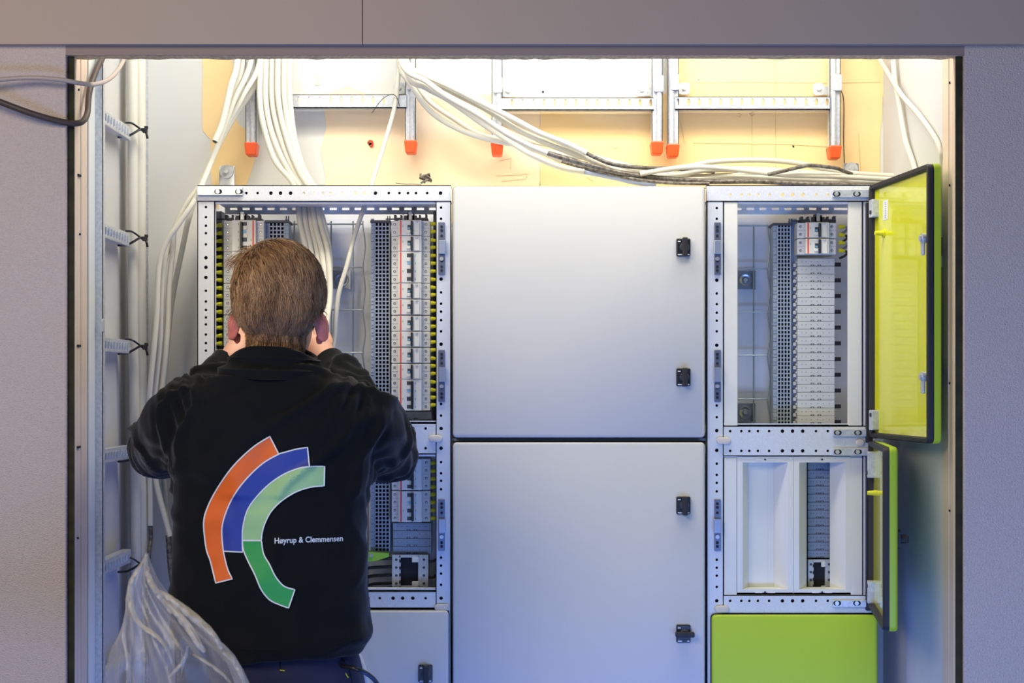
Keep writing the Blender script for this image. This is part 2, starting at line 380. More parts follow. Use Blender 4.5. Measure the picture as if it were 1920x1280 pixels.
mb = MB(); a = P(403,265,3.53); mb.cyl(a+Vector((0.0006,0,0.001)), a-Vector((0.001, 0.001, 0.0018)), 0.005, 10); mb.build('cut_end', M['browncable'], o)
cable('cream_cable', [(464,-20,3.59),(455,115,3.59),(440,170,3.59),(425,228,3.58),(398,300,3.57),(374,350,3.56),(350,395,3.54),(322,445,3.54),(305,520,3.52),(300,640,3.52),(288,760,3.53)], 0.0055, M['cable'], 'thinner cream cable running between the hanging cables at left')
cable('stripped_cable', [(282,983,3.54),(283,1010,3.54),(279,1040,3.53),(277,1100,3.53),(276,1200,3.53),(276,1400,3.53)], 0.0048, M['strip_cable'], 'dark stripped cable core below the left cream cable end')
cable('stripped_cable', [(316,1003,3.56),(318,1035,3.56),(321,1070,3.56),(330,1140,3.56),(335,1300,3.56)], 0.0070, M['strip_cable'], 'dark stripped cable core close to the left side of the jacket')

# bundle going down into the left cabinet
IG = 'cream cables running down into the left cabinet'
gp = [[(492,-20),(489,115),(487,180),(494,235),(515,300),(548,342),(558,378),(563,420),(572,462),(576,530),(575,600)],
      [(502,-20),(499,115),(499,195),(513,260),(540,318),(562,350),(568,380),(574,425),(583,470),(588,540),(590,610)],
      [(512,-20),(510,115),(511,195),(527,262),(552,322),(572,352),(578,380),(585,430),(595,475),(600,540),(602,610)],
      [(522,-20),(521,115),(522,190),(538,262),(560,320),(578,350),(584,380),(593,430),(604,475),(609,545),(607,610)],
      [(535,-20),(533,115),(534,190),(546,260),(565,315),(584,350),(592,380),(603,425),(614,470),(619,545),(612,610)],
      [(547,-20),(543,115),(544,190),(553,262),(570,318),(590,352),(597,382),(610,430),(618,480),(617,560),(608,620)]]
lab6 = ['leftmost cream cable of the bundle entering the left cabinet', 'second cream cable from the left entering the left cabinet', 'third cream cable from the left entering the left cabinet', 'third cream cable from the right entering the left cabinet', 'second cream cable from the right entering the left cabinet', 'rightmost cream cable of the bundle entering the left cabinet']
for i, g in enumerate(gp):
    dd = [3.63, 3.62, 3.61, 3.60, 3.60, 3.60, 3.60, 3.58, 3.56, 3.53, 3.48]
    cable('cream_cable', [(a, b, d+0.003*(i % 3)) for (a, b), d in zip(g, dd)], 0.0066, M['cable'], lab6[i], IG)
cable('cream_cable', [(752,-20,3.66),(748,118,3.66),(745,160,3.65),(740,200,3.65),(725,255,3.64),(697,345,3.6),(684,385,3.58),(665,441,3.56),(650,499,3.54),(636,547,3.53),(629,600,3.53),(624,650,3.53),(604,695,3.50),(585,720,3.48)], 0.0052, M['cable'], 'single thin cream cable slanting down across the wire mesh')

# sweep to the right
SG = 'cables sweeping right over the middle cabinet'
D1 = 3.60
sweep = [
 ('cream_cable', [(742,-20,3.58),(757,112,3.58),(795,140,3.57),(840,160,3.56),(902,192,3.56),(965,224,3.56),(1012,249,3.56),(1065,270,3.57),(1100,287,3.57)], .0068, 'cable', 'topmost cream cable of the sweep, its sheath ending above the middle cabinet'),
 ('stripped_cable', [(1099,287,3.57),(1120,297,3.57),(1150,308,3.57),(1200,314,3.58),(1260,316,3.6),(1340,322,3.62)], .0045, 'strip_cable', 'stripped grey core leaving the topmost cream cable of the sweep'),
 ('cream_cable', [(745,-20,3.60),(760,118,3.60),(840,168,3.58),(915,207,3.58),(965,240,3.58),(1015,264,3.58),(1040,275,3.58),(1115,302,3.59),(1180,325,3.59),(1260,328,3.6),(1330,318,3.61),(1422,318,3.62),(1544,326,3.63),(1650,332,3.63),(1700,335,3.62)], .0068, 'cable', 'cream cable directly below the topmost one of the sweep'),
 ('cream_cable', [(738,-20,3.56),(752,116,3.56),(800,153,3.55),(840,182,3.54),(897,215,3.54),(952,252,3.54),(990,272,3.55),(1027,287,3.55)], .0066, 'cable', 'cream cable with its sheath ending left of centre above the middle cabinet'),
 ('stripped_cable', [(1025,286,3.55),(1060,297,3.55),(1110,311,3.56),(1170,325,3.57),(1240,334,3.58),(1330,340,3.58),(1422,340,3.57),(1517,345,3.56),(1571,345,3.55),(1640,351,3.55)], .0058, 'strip_cable', 'long stripped grey cable lying along the top of the right cabinet'),
 ('cream_cable', [(746,-20,3.62),(763,135,3.62),(800,165,3.61),(840,187,3.61),(905,232,3.6),(960,268,3.59),(1002,293,3.58),(1052,314,3.58),(1095,322,3.58)], .0068, 'cable', 'cream cable forming the lower belly of the sweep'),
 ('blue_cable', [(1080,319,3.59),(1110,324,3.59),(1150,332,3.59),(1190,341,3.6),(1230,346,3.6)], .0065, 'bluecable', 'blue grey cable section at the low point of the sweep'),
 ('cream_cable', [(736,-20,3.65),(748,114,3.65),(768,155,3.64),(795,195,3.64),(820,219,3.64),(850,237,3.63),(885,252,3.62),(925,263,3.62),(970,272,3.61),(1015,285,3.6),(1053,303,3.6)], .0066, 'cable', 'lowest cream cable of the sweep, passing over an orange cap'),
 ('stripped_cable', [(1052,302,3.6),(1075,309,3.59),(1130,322,3.58),(1190,336,3.57),(1260,343,3.57),(1330,344,3.57)], .004, 'strip_cable', 'short stripped grey core under the long one above the middle cabinet'),
 ('cream_cable', [(744,-20,3.67),(755,116,3.67),(775,150,3.66),(805,190,3.66),(850,222,3.66),(900,252,3.65),(955,264,3.64),(1005,280,3.63),(1060,290,3.62),(1120,300,3.62),(1200,318,3.62),(1300,330,3.62),(1368,328,3.62),(1435,323,3.61),(1544,329,3.6),(1650,336,3.6),(1700,338,3.6)], .0060, 'cable', 'cream cable at the back of the sweep reaching the open lime door'),
 ('cream_cable', [(748,-20,3.64),(762,115,3.64),(830,150,3.63),(900,188,3.63),(980,234,3.62),(1040,262,3.62),(1100,290,3.61),(1160,312,3.6),(1220,320,3.6),(1290,312,3.6),(1341,303,3.61),(1422,300,3.62),(1490,305,3.63),(1544,316,3.63),(1590,324,3.63),(1680,330,3.62)], .0062, 'cable', 'cream cable rising into the highest arc over the right cabinet'),
 ('cream_cable', [(1200,326,3.57),(1260,316,3.57),(1300,313,3.57),(1341,314,3.58),(1400,320,3.58),(1473,328,3.58),(1571,331,3.58),(1680,337,3.58)], .0058, 'cable', 'cream cable emerging from the stripped cores over the right cabinet'),
 ('cream_cable', [(1180,330,3.60),(1260,337,3.6),(1330,336,3.6),(1400,332,3.6),(1500,336,3.6),(1571,340,3.6),(1640,341,3.6),(1700,342,3.6)], .0056, 'cable', 'cream cable lying lowest on the top of the right cabinet'),
 ('grey_cable', [(1440,327,3.565),(1471,320,3.565),(1500,313,3.565),(1522,310,3.565),(1566,315,3.57),(1580,320,3.58),(1597,326,3.6)], .0042, 'strip_cable', 'short dark grey cable arching in front of the cream ones'),
 ('cream_cable', [(752,-20,3.69),(768,118,3.69),(800,150,3.68),(850,185,3.68),(900,215,3.67),(930,235,3.67),(985,262,3.66),(1030,272,3.66),(1080,284,3.65),(1140,301,3.64),(1220,322,3.64)], .0058, 'cable', 'hindmost cream cable of the sweep next to the wall'),
]
for nm, p, r, m, l in sweep: cable(nm, p, r, M[m], l, SG)
cable('cream_cable', [(1635,60,3.66),(1650,110,3.66),(1663,133,3.60),(1690,177,3.48),(1723,215,3.35),(1752,256,3.24),(1763,282,3.205),(1764,320,3.205),(1764,500,3.205)], 0.0055, M['cable'], 'cream cable slanting to the right jamb in the upper right corner')
cable('cream_cable', [(1673,60,3.58),(1675,110,3.57),(1678,150,3.55),(1687,198,3.51),(1698,263,3.46),(1714,312,3.40),(1722,360,3.35),(1724,600,3.35)], 0.0060, M['cable'], 'cream cable hanging down behind the open lime upper door')
mb = MB(); mb.tube(spline([P(1573,125,3.7),P(1576,165,3.7),P(1582,190,3.7),P(1582,270,3.71),(P(1584,318,3.71))]), 0.0012, 5)
tag(mb.build('black_wire', M['black'], None, True), 'thin black wire hanging on the yellow board beside the last strut', 'wire')

# ------------------------------------------------------------------ slotted rail frames on the back wall
fr_lab = ['first galvanised hanger frame with slotted rail, behind the left cable bundle', 'middle galvanised hanger frame with slotted rail above the middle cabinet', 'right galvanised hanger frame with slotted rail on the yellow board']
def hanger(i, xa, xb, ra, rb, ytop, ybot, tabs, capa, capb, sl0, inner):
    t = thing('hanger_frame', fr_lab[i], 'hanger frame', P((xa+xb)/2, 200, 3.68), 'galvanised hanger frames on the back wall')
    k = K(3.68)
    for x, cy in ((xa, capa), (xb, capb)):
        mb = MB(); cx = X(x, 3.67); zt = 2.74; zb = Z(cy-14, 3.66); h = 0.0125
        mb.box(cx-h, cx+h, 3.665, 3.6665, zb, zt); mb.box(cx-h, cx-h+0.0015, 3.665, 3.69, zb, zt); mb.box(cx+h-0.0015, cx+h, 3.665, 3.69, zb, zt)
        mb.tube([(cx+0.004*inner, 3.662, zb), (cx+0.004*inner, 3.662, zt)], 0.0058, 10)
        mb.build('strut', M['galv'], t)
        c = P(x, cy, 3.66)
        mb = MB(); mb.rr(c.x-0.0145, c.x+0.0145, c.z-0.012, c.z+0.018, 3.648, 3.692, 0.004, 0.003, 3, True)
        mb2 = MB()
        for v in mb.v:
            f = 1-0.22*max(0, (c.z+0.002-v[2])/0.014)
            mb2.v.append((c.x+(v[0]-c.x)*f, 3.67+(v[1]-3.67)*f, v[2]))
        mb2.f = mb.f; mb2.mi = mb.mi
        mb2.build('end_cap', M['orange'], t)['label'] = 'orange plastic end cap'
    mb = MB(); x0, x1 = X(ra, 3.66), X(rb, 3.66); z0, z1 = Z(ybot, 3.66), Z(ytop, 3.66); cz = Z((ytop+ybot)/2-2, 3.66)
    sl = []; x = sl0
    while x < rb-3: sl.append((X(x, 3.66), 0.0036, 0.0046)); x += 20
    perf(mb, x0, x1, z0, z1, 3.66, 0.007, [(cz, sl)])
    mb.box(x0, x1, 3.66, 3.688, z1-0.0015, z1); mb.box(x0, x1, 3.66, 3.688, z0, z0+0.0015)
    mb.build('slotted_rail', M['galv'], t)
    for (tx, ty, side) in tabs:
        c = P(tx, ty, 3.70); mb = MB()
        mb.rr(c.x-0.013, c.x+0.013, c.z-0.014, c.z+0.014, 3.700, 3.703, 0.006, 0.0005, 3)
        cx = X(xa if side < 0 else xb, 3.67)
        mb.rr(cx-0.008, cx+0.012 if side < 0 else cx+0.014, c.z-0.012, c.z+0.026, 3.654, 3.66, 0.004, 0.001, 3)
        mb.box(min(cx, c.x), max(cx, c.x), 3.7008, 3.7025, c.z-0.013, c.z+0.006); mb.box(cx-0.003, cx+0.003, 3.656, 3.703, c.z-0.010, c.z+0.004)
        cl = mb.build('clamp', M['galv'], t)
        mb = MB(); mb.cyl((c.x, 3.701, c.z), (c.x, 3.695, c.z), 0.0045, 10); mb.cyl((c.x, 3.6955, c.z), (c.x, 3.694, c.z), 0.0022, 6)
        mb.build('screw', M['steel'], cl)
hanger(0, 471, 770, 484, 762, 177, 202, [(748, 165, 1)], 282, 278, 500, 1)
hanger(1, 932, 1232, 936, 1226, 183, 206, [(953, 171, -1), (1203, 169, 1)], 282, 280, 940, 1)
hanger(2, 1262, 1565, 1266, 1556, 181, 205, [(1283, 166, -1), (1535, 167, 1)], 285, 288, 1271, -1)
o = cable('wire_tie', [(697,212,3.64),(702,205,3.64),(715,188,3.64),(730,178,3.64),(742,180,3.64),(750,200,3.64)], 0.0008, M['black'], 'thin dark binding wire looped on the first slotted rail')
# wall brackets of the frame
for (cx, cy, lab) in ((425, 325, 'galvanised wall bracket with washer above the left cabinet corner'), (1596, 320, 'galvanised wall bracket above the right cabinet corner')):
    c = P(cx, cy, 3.68); t = thing('wall_bracket', lab, 'bracket', c, 'wall brackets on top of the rack')
    mb = MB(); mb.rr(c.x-0.018, c.x+0.018, c.z-0.030, c.z+0.018, 3.682, 3.69, 0.004, 0.0005, 3); mb.build('plate', M['clampsteel'], t)
    mb = MB(); mb.cyl((c.x, 3.682, c.z+0.004), (c.x, 3.678, c.z+0.004), 0.0155, 20); mb.build('washer', M['galv'], t)
    mb = MB(); mb.cyl((c.x, 3.678, c.z+0.004), (c.x, 3.672, c.z+0.004), 0.0055, 6); mb.build('bolt', M['steel'], t)
# little clutter on top of the rack
mb = MB(); c = P(797, 340, 3.56)
for k in range(5): mb.tube(spline([c+Vector((random.uniform(-.016,.016), random.uniform(-.01,.01), random.uniform(-.004,.002))) + Vector((0,0,0.005*j)) for j in range(4)]), 0.0022, 6)
mb.cyl(c+Vector((0.004, 0, 0)), c+Vector((0.004, 0, 0.012)), 0.006, 10)
tag(mb.build('cable_clamp', M['strip_cable'], None, True), 'small crumpled metal clamp lying on top of the left cabinet', 'clamp')
cable('hair_pin', [(742,343,3.52),(760,345,3.52),(775,345,3.52),(790,346,3.52)], 0.0007, M['black'], 'thin dark wire scrap lying on top of the left cabinet', cat='wire')

# ------------------------------------------------------------------ rack frame
R1 = 0.0031; R2 = 0.0042
rack = thing('rack_frame', 'perforated galvanised steel rack frame carrying all the cabinets', 'rack', (0, 3.5, 0))
def post(px0, px1, py0, py1, hx, ys, m='zinc'):
    mb = MB(); x0, x1 = X(px0), X(px1); z0, z1 = Z(py1), Z(py0)
    perf(mb, x0, x1, z0, z1, 3.5, 0.002, [(X(hx), [(Z(y), R2 if big else R1, 0) for y, big in ys])], 'z')
    mb.box(x0, x0+0.002, 3.5, 3.515, z0, z1); mb.box(x1-0.002, x1, 3.5, 3.515, z0, z1)
    o = mb.build('vertical_post', M[m], rack)
    mb = MB(); mb.box(x0+0.003, x1-0.003, 3.512, 3.514, z0+0.001, z1-0.001); mb.build('hole_shade_backing', M['dgrey'], o)  # dark backing added so the post holes look shaded
    return o
def rail(px0, px1, py0, py1, rows, y=3.499, m='zinc', back=()):
    mb = MB(); x0, x1 = X(px0), X(px1); z0, z1 = Z(py1), Z(py0)
    perf(mb, x0, x1, z0, z1, y, 0.002, [(Z(r), [(X(h), R2 if big else R1, 0) for h, big in hs]) for r, hs in rows], 'x')
    mb.box(x0, x1, y, y+0.05, z1-0.002, z1); mb.box(x0, x1, y, y+0.05, z0, z0+0.002)
    o = mb.build('cross_rail', M[m], rack)
    for a, b in back:
        mb = MB(); mb.box(X(a), X(b), y+0.012, y+0.014, z0+0.003, z1-0.003); mb.build('hole_shade_backing', M['dgrey'], o)  # dark strip behind the rail, painting the shade in its holes
    return o
def B(l, big): return [(v, v in big) for v in l]
yA = []
for base in (0, 220, 440, 660, 880): yA += [base+v for v in (388,407,423,437,458,483,501,520,545,565,581,595)]
post(370, 403, 347, 1700, 386, [(y, i % 12 in (5, 6, 7)) for i, y in enumerate(yA)])
yB = [389,410,523,548,569,584,600,621,645,757,779,803,840,866,887,901,917,1045,1060,1075,1096,1121,1290,1330]
post(817, 846, 378, 1700, 827, B(yB, (523,645,803,840,1121)))
yC = [365,390,410,525,550,570,586,601,621,647,760,782,807,844,869,890,905,921,1049,1064,1079,1100,1126,1290,1330]
post(1325, 1357, 347, 1700, 1344, B(yC, (525,647,807,844,1126)))
post(1617, 1634, 378, 1700, 1622, [])
topL = [462,483,508,526,545,570,590,606,621,642,667,684,704,729,749,765,780,801,826]
rail(370, 846, 347, 378, [(362, B(topL, (508,526,545,667,684,704,826)))], back=((372,556),(694,844)))
hr = [1369,1390,1405,1421,1442,1467,1486,1505,1530,1552]; bg = (1467,1486,1505)
rail(1325, 1640, 347, 378, [(365, B(hr, bg))])
rail(1357, 1634, 798, 855, [(808, B(hr, bg)), (845, B(hr, bg))], back=((1358,1633),))
rail(1357, 1634, 1115, 1150, [(1126, B(hr, bg))], back=((1358,1633),))
hl = [429,450,466,482,503,528,546,565,590,612,640,661,676,691,712,737,755,774,798]; bl = (528,546,565,737,755,774)
rail(403, 817, 793, 851, [(803, B(hl, bl)), (840, B(hl, bl))], back=((404,816),))
rail(403, 817, 1108, 1140, [(1121, B(hl, bl))], back=((404,816),))
rail(846, 1325, 820, 829, [(824.5, [])], 3.52)
# hinge arms (bare steel plates with slotted screws)
def arm(px0, px1, py0, py1, screws, pin=None):
    mb = MB(); mb.rr(X(px0), X(px1), Z(py1), Z(py0), 3.490, 3.499, 0.001, 0.001, 1)
    a = mb.build('hinge_arm', M['galv'], rack)
    for s in screws:
        c = P(s, (py0+py1)/2, 3.489)
        mb = MB(); mb.rr(c.x-0.0085, c.x+0.0085, c.z-0.0052, c.z+0.0052, 3.4895, 3.492, 0.005, 0.0003, 4); mb.build('slot', M['dark'], a)
        mb = MB(); mb.cyl((c.x-0.001, 3.4895, c.z), (c.x-0.001, 3.4865, c.z), 0.0046, 12); mb.cyl((c.x-0.001, 3.4866, c.z), (c.x-0.001, 3.486, c.z), 0.0022, 6); mb.build('screw', M['steel'], a)
    if pin:
        c = P(pin, (py0+py1)/2, 3.485); mb = MB(); mb.cyl((c.x, c.y, c.z-0.013), (c.x, c.y, c.z+0.013), 0.004, 10); mb.build('hinge_pin', M['steel'], a)
arm(371, 456, 351, 367, (409, 448)); arm(1560, 1641, 356, 371, (1569, 1607), 1637)
arm(1560, 1646, 804, 818, (1571, 1609), 1641); arm(1560, 1643, 840, 854, (1571, 1609), 1640)
arm(1560, 1643, 1124, 1137, (1570, 1607), 1639)
# latch plates on the posts
def latch_plate(cx, y0, y1, flip, cy0, cy1):
    m_ = MB(); m_.rr(X(cx-6), X(cx+6), Z(y1), Z(y0), 3.494, 3.4995, 0.0008, 0.0006, 1)
    a = m_.build('latch_plate', M['latchsteel'], rack)
    m_ = MB(); s = -1 if flip else 1
    xa, xb = (X(cx-8), X(cx+5)) if flip else (X(cx-5), X(cx+8))
    m_.box(xa, xb, 3.482, 3.494, Z(cy1), Z(cy0), 0.001); m_.build('catch', M['catch'], a)
    for yy in (y0+8, y0+15, y0+25, y1-26, y1-15, y1-8):
        if cy0-3 < yy < cy1+3: continue
        c = P(cx, yy, 3.493); m_ = MB(); m_.cyl((c.x, 3.4935, c.z), (c.x, 3.4925, c.z), 0.0032, 10); m_.build('hole', M['dark'], a)
    c = P(cx, cy1+8, 3.493); m_ = MB(); m_.cyl((c.x, 3.4935, c.z), (c.x, 3.489, c.z), 0.0046, 12); m_.cyl((c.x, 3.4891, c.z), (c.x, 3.4885, c.z), 0.0022, 6); m_.build('screw', M['steel'], a)
for (cx, fl) in ((828, False), (1345, True)):
    latch_plate(cx, 417, 515, fl, 452, 477); latch_plate(cx, 656, 753, fl, 689, 716); latch_plate(cx, 936, 1032, fl, 972, 998)
# beige oval caps
for (cx, cy, w_) in ((817, 822, 13), (1356, 826, 13), (1611, 829, 8), (1353, 1141, 13), (829, 1138, 14)):
    mb = MB(); mb.rr(X(cx-w_), X(cx+w_), Z(cy+6.5), Z(cy-6.5), 3.492, 3.4985, 0.0075, 0.0015, 5); mb.build('oval_cap', M['beige'], rack, True)

# ------------------------------------------------------------------ cabinets
def latch(parent, px, py, d, ang=0):
    c = P(px, py, d); m_ = MB(); m_.rr(c.x-0.0155, c.x+0.0155, c.z-0.0195, c.z+0.0195, d-0.007, d, 0.003, 0.002, 3)
    l = m_.build('latch', M['black'], parent)
    m_ = MB(); m_.cyl((c.x+0.002, d-0.006, c.z), (c.x+0.002, d-0.014, c.z), 0.011, 20, 0.009); m_.build('boss', M['dgrey'], l)
    ca, sa = math.cos(ang), math.sin(ang)
    def T(x, y, z): return (c.x+0.002+x*ca-z*sa, y, c.z+x*sa+z*ca)
    m_ = MB(T); m_.rr(-0.0055, 0.0055, -0.0205, 0.0205, d-0.026, d-0.010, 0.002, 0.002, 2); m_.build('key_lever', M['gasket'], l)
    m_ = MB()
    for (ax, az, aw) in ((-0.0125, -0.017, 0.009), (0.008, -0.017, 0.005), (-0.0125, 0.012, 0.006)): m_.box(c.x+ax, c.x+ax+aw, d-0.0074, d-0.0068, c.z+az, c.z+az+0.0022)
    m_.build('printed_mark', M['label'], l)
    return l
def closed_cabinet(label, px0, px1, py0, py1, latches, m, zfloor=None, body=True, group='closed electrical cabinets'):
    d = 3.482; x0, x1, z0, z1 = X(px0, d), X(px1, d), Z(py1, d), Z(py0, d)
    t = thing('electrical_cabinet', label, 'cabinet', ((x0+x1)/2, 3.5, z0), group)
    m_ = MB(); m_.box(x0+0.01, x1-0.01, 3.53, 3.70, z0+0.01, z1-0.006); m_.build('body', M['plate'], t)
    m_ = MB(); m_.rr(x0-0.0015, x1+0.0015, z0-0.0015, z1+0.0015, 3.492, 3.512, 0.010, 0.001, 5); m_.build('gasket', M['gasket'], t)
    m_ = MB(); m_.rr(x0, x1, z0, z1, d, 3.493, 0.009, 0.0045, 6); dr = m_.build('door', M[m], t, True)
    for (lx, ly, a) in latches: latch(dr, lx, ly, d, a)
    return t
closed_cabinet('upper middle closed cabinet with light grey door', 849, 1322, 349, 820, [(1281, 464, 0), (1281, 707, 0)], 'doorgrey')
closed_cabinet('lower middle closed cabinet with bluish light grey door', 849, 1322, 829, 1600, [(1281, 947, 0), (1281, 1187, math.pi/2)], 'doorgrey')
closed_cabinet('closed grey cabinet at the bottom left, behind the worker', 404, 841, 1145, 1600, [(798, 1262, 0)], 'doorgrey')
closed_cabinet('closed lime green cabinet at the bottom right', 1335, 1646, 1153, 1600, [], 'lime')

def open_cabinet(label, px0, px1, py0, py1, dback=3.665, group=None):
    x0, x1, z0, z1 = X(px0), X(px1), Z(py1), Z(py0)
    t = thing('electrical_cabinet', label, 'cabinet', ((x0+x1)/2, 3.6, z0), group)
    m_ = MB(); m_.box(x0-0.022, x1+0.022, dback, dback+0.0015, z0-0.02, z1+0.02); m_.build('back_plate', M['plate'], t)
    m_ = MB(); m_.box(x0-0.022, x0-0.020, 3.53, dback, z0, z1); m_.build('side_wall', M['plate'], t)
    m_ = MB(); m_.box(x1+0.020, x1+0.022, 3.53, dback, z0, z1); m_.build('side_wall', M['plate'], t)
    # slotted channel under the top rail
    m_ = MB()
    m_.box(x0, x1, 3.62, 3.6215, z1+0.001, z1+0.02); m_.box(x0, x1, 3.62, 3.6215, z1-0.014, z1-0.004)
    xx = x0
    while xx < x1-0.03: m_.box(xx, xx+0.012, 3.62, 3.6215, z1-0.0045, z1+0.0015); xx += 0.0285
    for i in range(int((x1-x0-0.03)/0.057)): m_.cyl((x0+0.035+i*0.057, 3.6185, z1-0.0095), (x0+0.035+i*0.057, 3.6205, z1-0.0095), 0.0016, 6)
    m_.box(x0, x1, 3.56, 3.62, z1+0.001, z1+0.0025)
    m_.box(x0, x1, 3.505, 3.51, z1-0.003, z1+0.001)
    m_.build('slotted_channel', M['plate'], t)
    m_ = MB(); m_.box(x0, x1, 3.502, 3.55, z0-0.001, z0+0.0015); m_.box(x0, x1, 3.502, 3.506, z0-0.001, z0+0.004); m_.build('sill', M['zinc'], t)
    return t
cUL = open_cabinet('open upper left cabinet the worker reaches into', 403, 817, 379, 792)
cLL = open_cabinet('open lower left cabinet with green earth block', 403, 817, 853, 1107)
cUR = open_cabinet('upper right open cabinet with big lime door swung out', 1357, 1617, 379, 797)
cLR = open_cabinet('lower right open cabinet with two white cover frames', 1357, 1617, 856, 1114, 3.68)

# white side strips of the right cabinets
for (a, b, c_, d_, cab) in ((1358, 1383, 378, 798, cUR), (1591, 1616, 378, 798, cUR)):
    m_ = MB(); m_.rr(X(a), X(b), Z(d_), Z(c_), 3.501, 3.512, 0.001, 0.0008, 1); m_.build('side_strip', M['white'], cab)
for (c_, d_, cab) in ((381, 829, cUR), (853, 1143, cLR)):
    m_ = MB(); m_.rr(X(1622), X(1634), Z(d_), Z(c_), 3.486, 3.497, 0.001, 0.001, 1); m_.build('hinge_seal', M['gasket'], cab)

# open doors
def open_door(cab, hx, hd, nx, nd, z0, z1, knob=None):
    L = math.hypot(nx-hx, nd-hd); ex, ey = (nx-hx)/L, (nd-hd)/L
    ox, oy = -ey, ex                              # outward normal (away from the cabinet side)
    def T(u, t, z): return (hx+ex*u+ox*t, hd+ey*u+oy*t, z)
    def uat(px):
        k = (px-960)/F; return (k*hd-hx)/(ex-k*ey)
    m_ = MB(T); m_.rr(0, L, z0, z1, 0.001, 0.015, 0.012, 0.0, 5)
    # flip: chamfer should be on outer side
    m2 = MB(T); r = 0.012
    def ring(ins, t):
        pts = []
        for (cx, cz, a0) in ((L-r, z1-r, 0), (r, z1-r, 90), (r, z0+r, 180), (L-r, z0+r, 270)):
            for k in range(6):
                a = math.radians(a0+18*k); rr_ = r-ins; pts.append((cx+rr_*math.cos(a), t, cz+rr_*math.sin(a)))
        return pts
    rings = [ring(0.0, 0.0), ring(0, 0.011), ring(0.0015, 0.0145), ring(0.005, 0.016)]; n = len(rings[0])
    m2.add([p for rg in rings for p in rg], [(i*n+j, i*n+(j+1) % n, (i+1)*n+(j+1) % n, (i+1)*n+j) for i in range(3) for j in range(n)]+[tuple(3*n+j for j in range(n)), tuple(range(n))])
    dr = m2.build('door', M['lime'], cab, True)
    m_ = MB(T); m_.rr(0.010, L-0.010, z0+0.010, z1-0.010, -0.002, 0.001, 0.006, 0.0005, 3); m_.build('inner_face', M['yellow_in'], dr)
    m_ = MB(T)
    def ring2(ins, t):
        pts = []
        for (cx, cz, a0) in ((L-0.014, z1-0.014, 0), (0.014, z1-0.014, 90), (0.014, z0+0.014, 180), (L-0.014, z0+0.014, 270)):
            for k in range(6):
                a = math.radians(a0+18*k); rr_ = 0.0135-ins; pts.append((cx+rr_*math.cos(a), t, cz+rr_*math.sin(a)))
        return pts
    rings = [ring2(0.0005, 0.0), ring2(0.0002, -0.010), ring2(0.002, -0.0128), ring2(0.009, -0.0128), ring2(0.011, -0.010), ring2(0.012, 0)]
    n = len(rings[0]); R_ = len(rings)
    m_.add([p for rg in rings for p in rg], [(i*n+j, i*n+(j+1) % n, ((i+1) % R_)*n+(j+1) % n, ((i+1) % R_)*n+j) for i in range(R_) for j in range(n)])
    m_.build('gasket', M['gasket'], dr, True)
    return dr, T, uat, L
hX = X(1638, 3.49)
dU, TU, uU, LU = open_door(cUR, hX, 3.487, X(1752, 3.13), 3.13, Z(832, 3.13), Z(305, 3.13))
dL, TL, uL, LL_ = open_door(cLR, hX, 3.487, X(1668, 3.13), 3.13, Z(1185, 3.13), Z(838, 3.13))
def door_z(py, u, dr_): return None
def dz(T, u, py):
    p = T(u, 0, 0); return ZC+(HZ-py)*p[1]/F
# hinge leaves on the inner faces
for (dr, T, pys, pxs) in ((dU, TU, ((375, 408), (768, 806)), 1645), (dL, TL, ((846, 895), (1088, 1130)), 1641)):
    for (a, b) in pys:
        u = 0.02; z1, z0 = dz(T, u, a), dz(T, u, b); m_ = MB(T)
        m_.rr(0.013, 0.038, z0, z1, -0.016, -0.002, 0.003, 0.001, 2); h = m_.build('hinge_leaf', M['galv'], dr)
        m_ = MB(T); zc = z0+0.011 if a < 840 and a < 700 or a == 846 else z1-0.011
        m_.cyl((0.026, -0.018, zc), (0.026, -0.015, zc), 0.0045, 10); m_.build('bolt', M['black'], h)
# yellow pegs, lock cams, sticker
u = uU(1659); z = dz(TU, u, 437); m_ = MB(TU); m_.cyl((u, -0.003, z), (u-0.0, -0.022, z), 0.006, 12, 0.0045); m_.cyl((u, -0.002, z), (u, -0.004, z), 0.010, 14); m_.build('peg', M['yferr'], dU, True)
for py in (447, 706):
    u = uU(1744); z = dz(TU, u, py); m_ = MB(TU)
    m_.cyl((u, -0.002, z), (u, -0.018, z), 0.010, 14); m_.cyl((u, -0.018, z), (u, -0.022, z), 0.006, 6)
    m_.rr(u-0.008, u+0.008, z-0.034, z+0.006, -0.017, -0.013, 0.006, 0.001, 3); m_.build('lock_cam', M['steel'], dU)
u = uU(1663); z1, z0 = dz(TU, u, 375), dz(TU, u, 412); m_ = MB(TU); m_.box(u-0.018, u+0.014, -0.0028, -0.0021, z0, z1); st = m_.build('sticker', M['label'], dU)
m_ = MB(TU)
for k in range(9): m_.box(u-0.004, u-0.001, -0.0031, -0.0028, z0+0.004+k*0.004, z0+0.006+k*0.004)
m_.build('sticker_print', M['dark'], st)
z = dz(TL, 0.07, 924); m_ = MB(TL); m_.cyl((0.07, -0.002, z), (0.07, -0.020, z), 0.006, 12, 0.0045); m_.build('peg', M['yferr'], dL, True)
z = dz(TL, 0.33, 1010); m_ = MB(TL); m_.rr(0.312, 0.343, z-0.019, z+0.019, 0.016, 0.023, 0.003, 0.001, 2); kb = m_.build('latch', M['black'], dL)
m_ = MB(TL); m_.cyl((0.328, 0.022, z), (0.328, 0.034, z), 0.009, 14); m_.box(0.322, 0.334, 0.030, 0.040, z-0.008, z+0.008, 0.002); m_.build('key_lever', M['gasket'], kb)
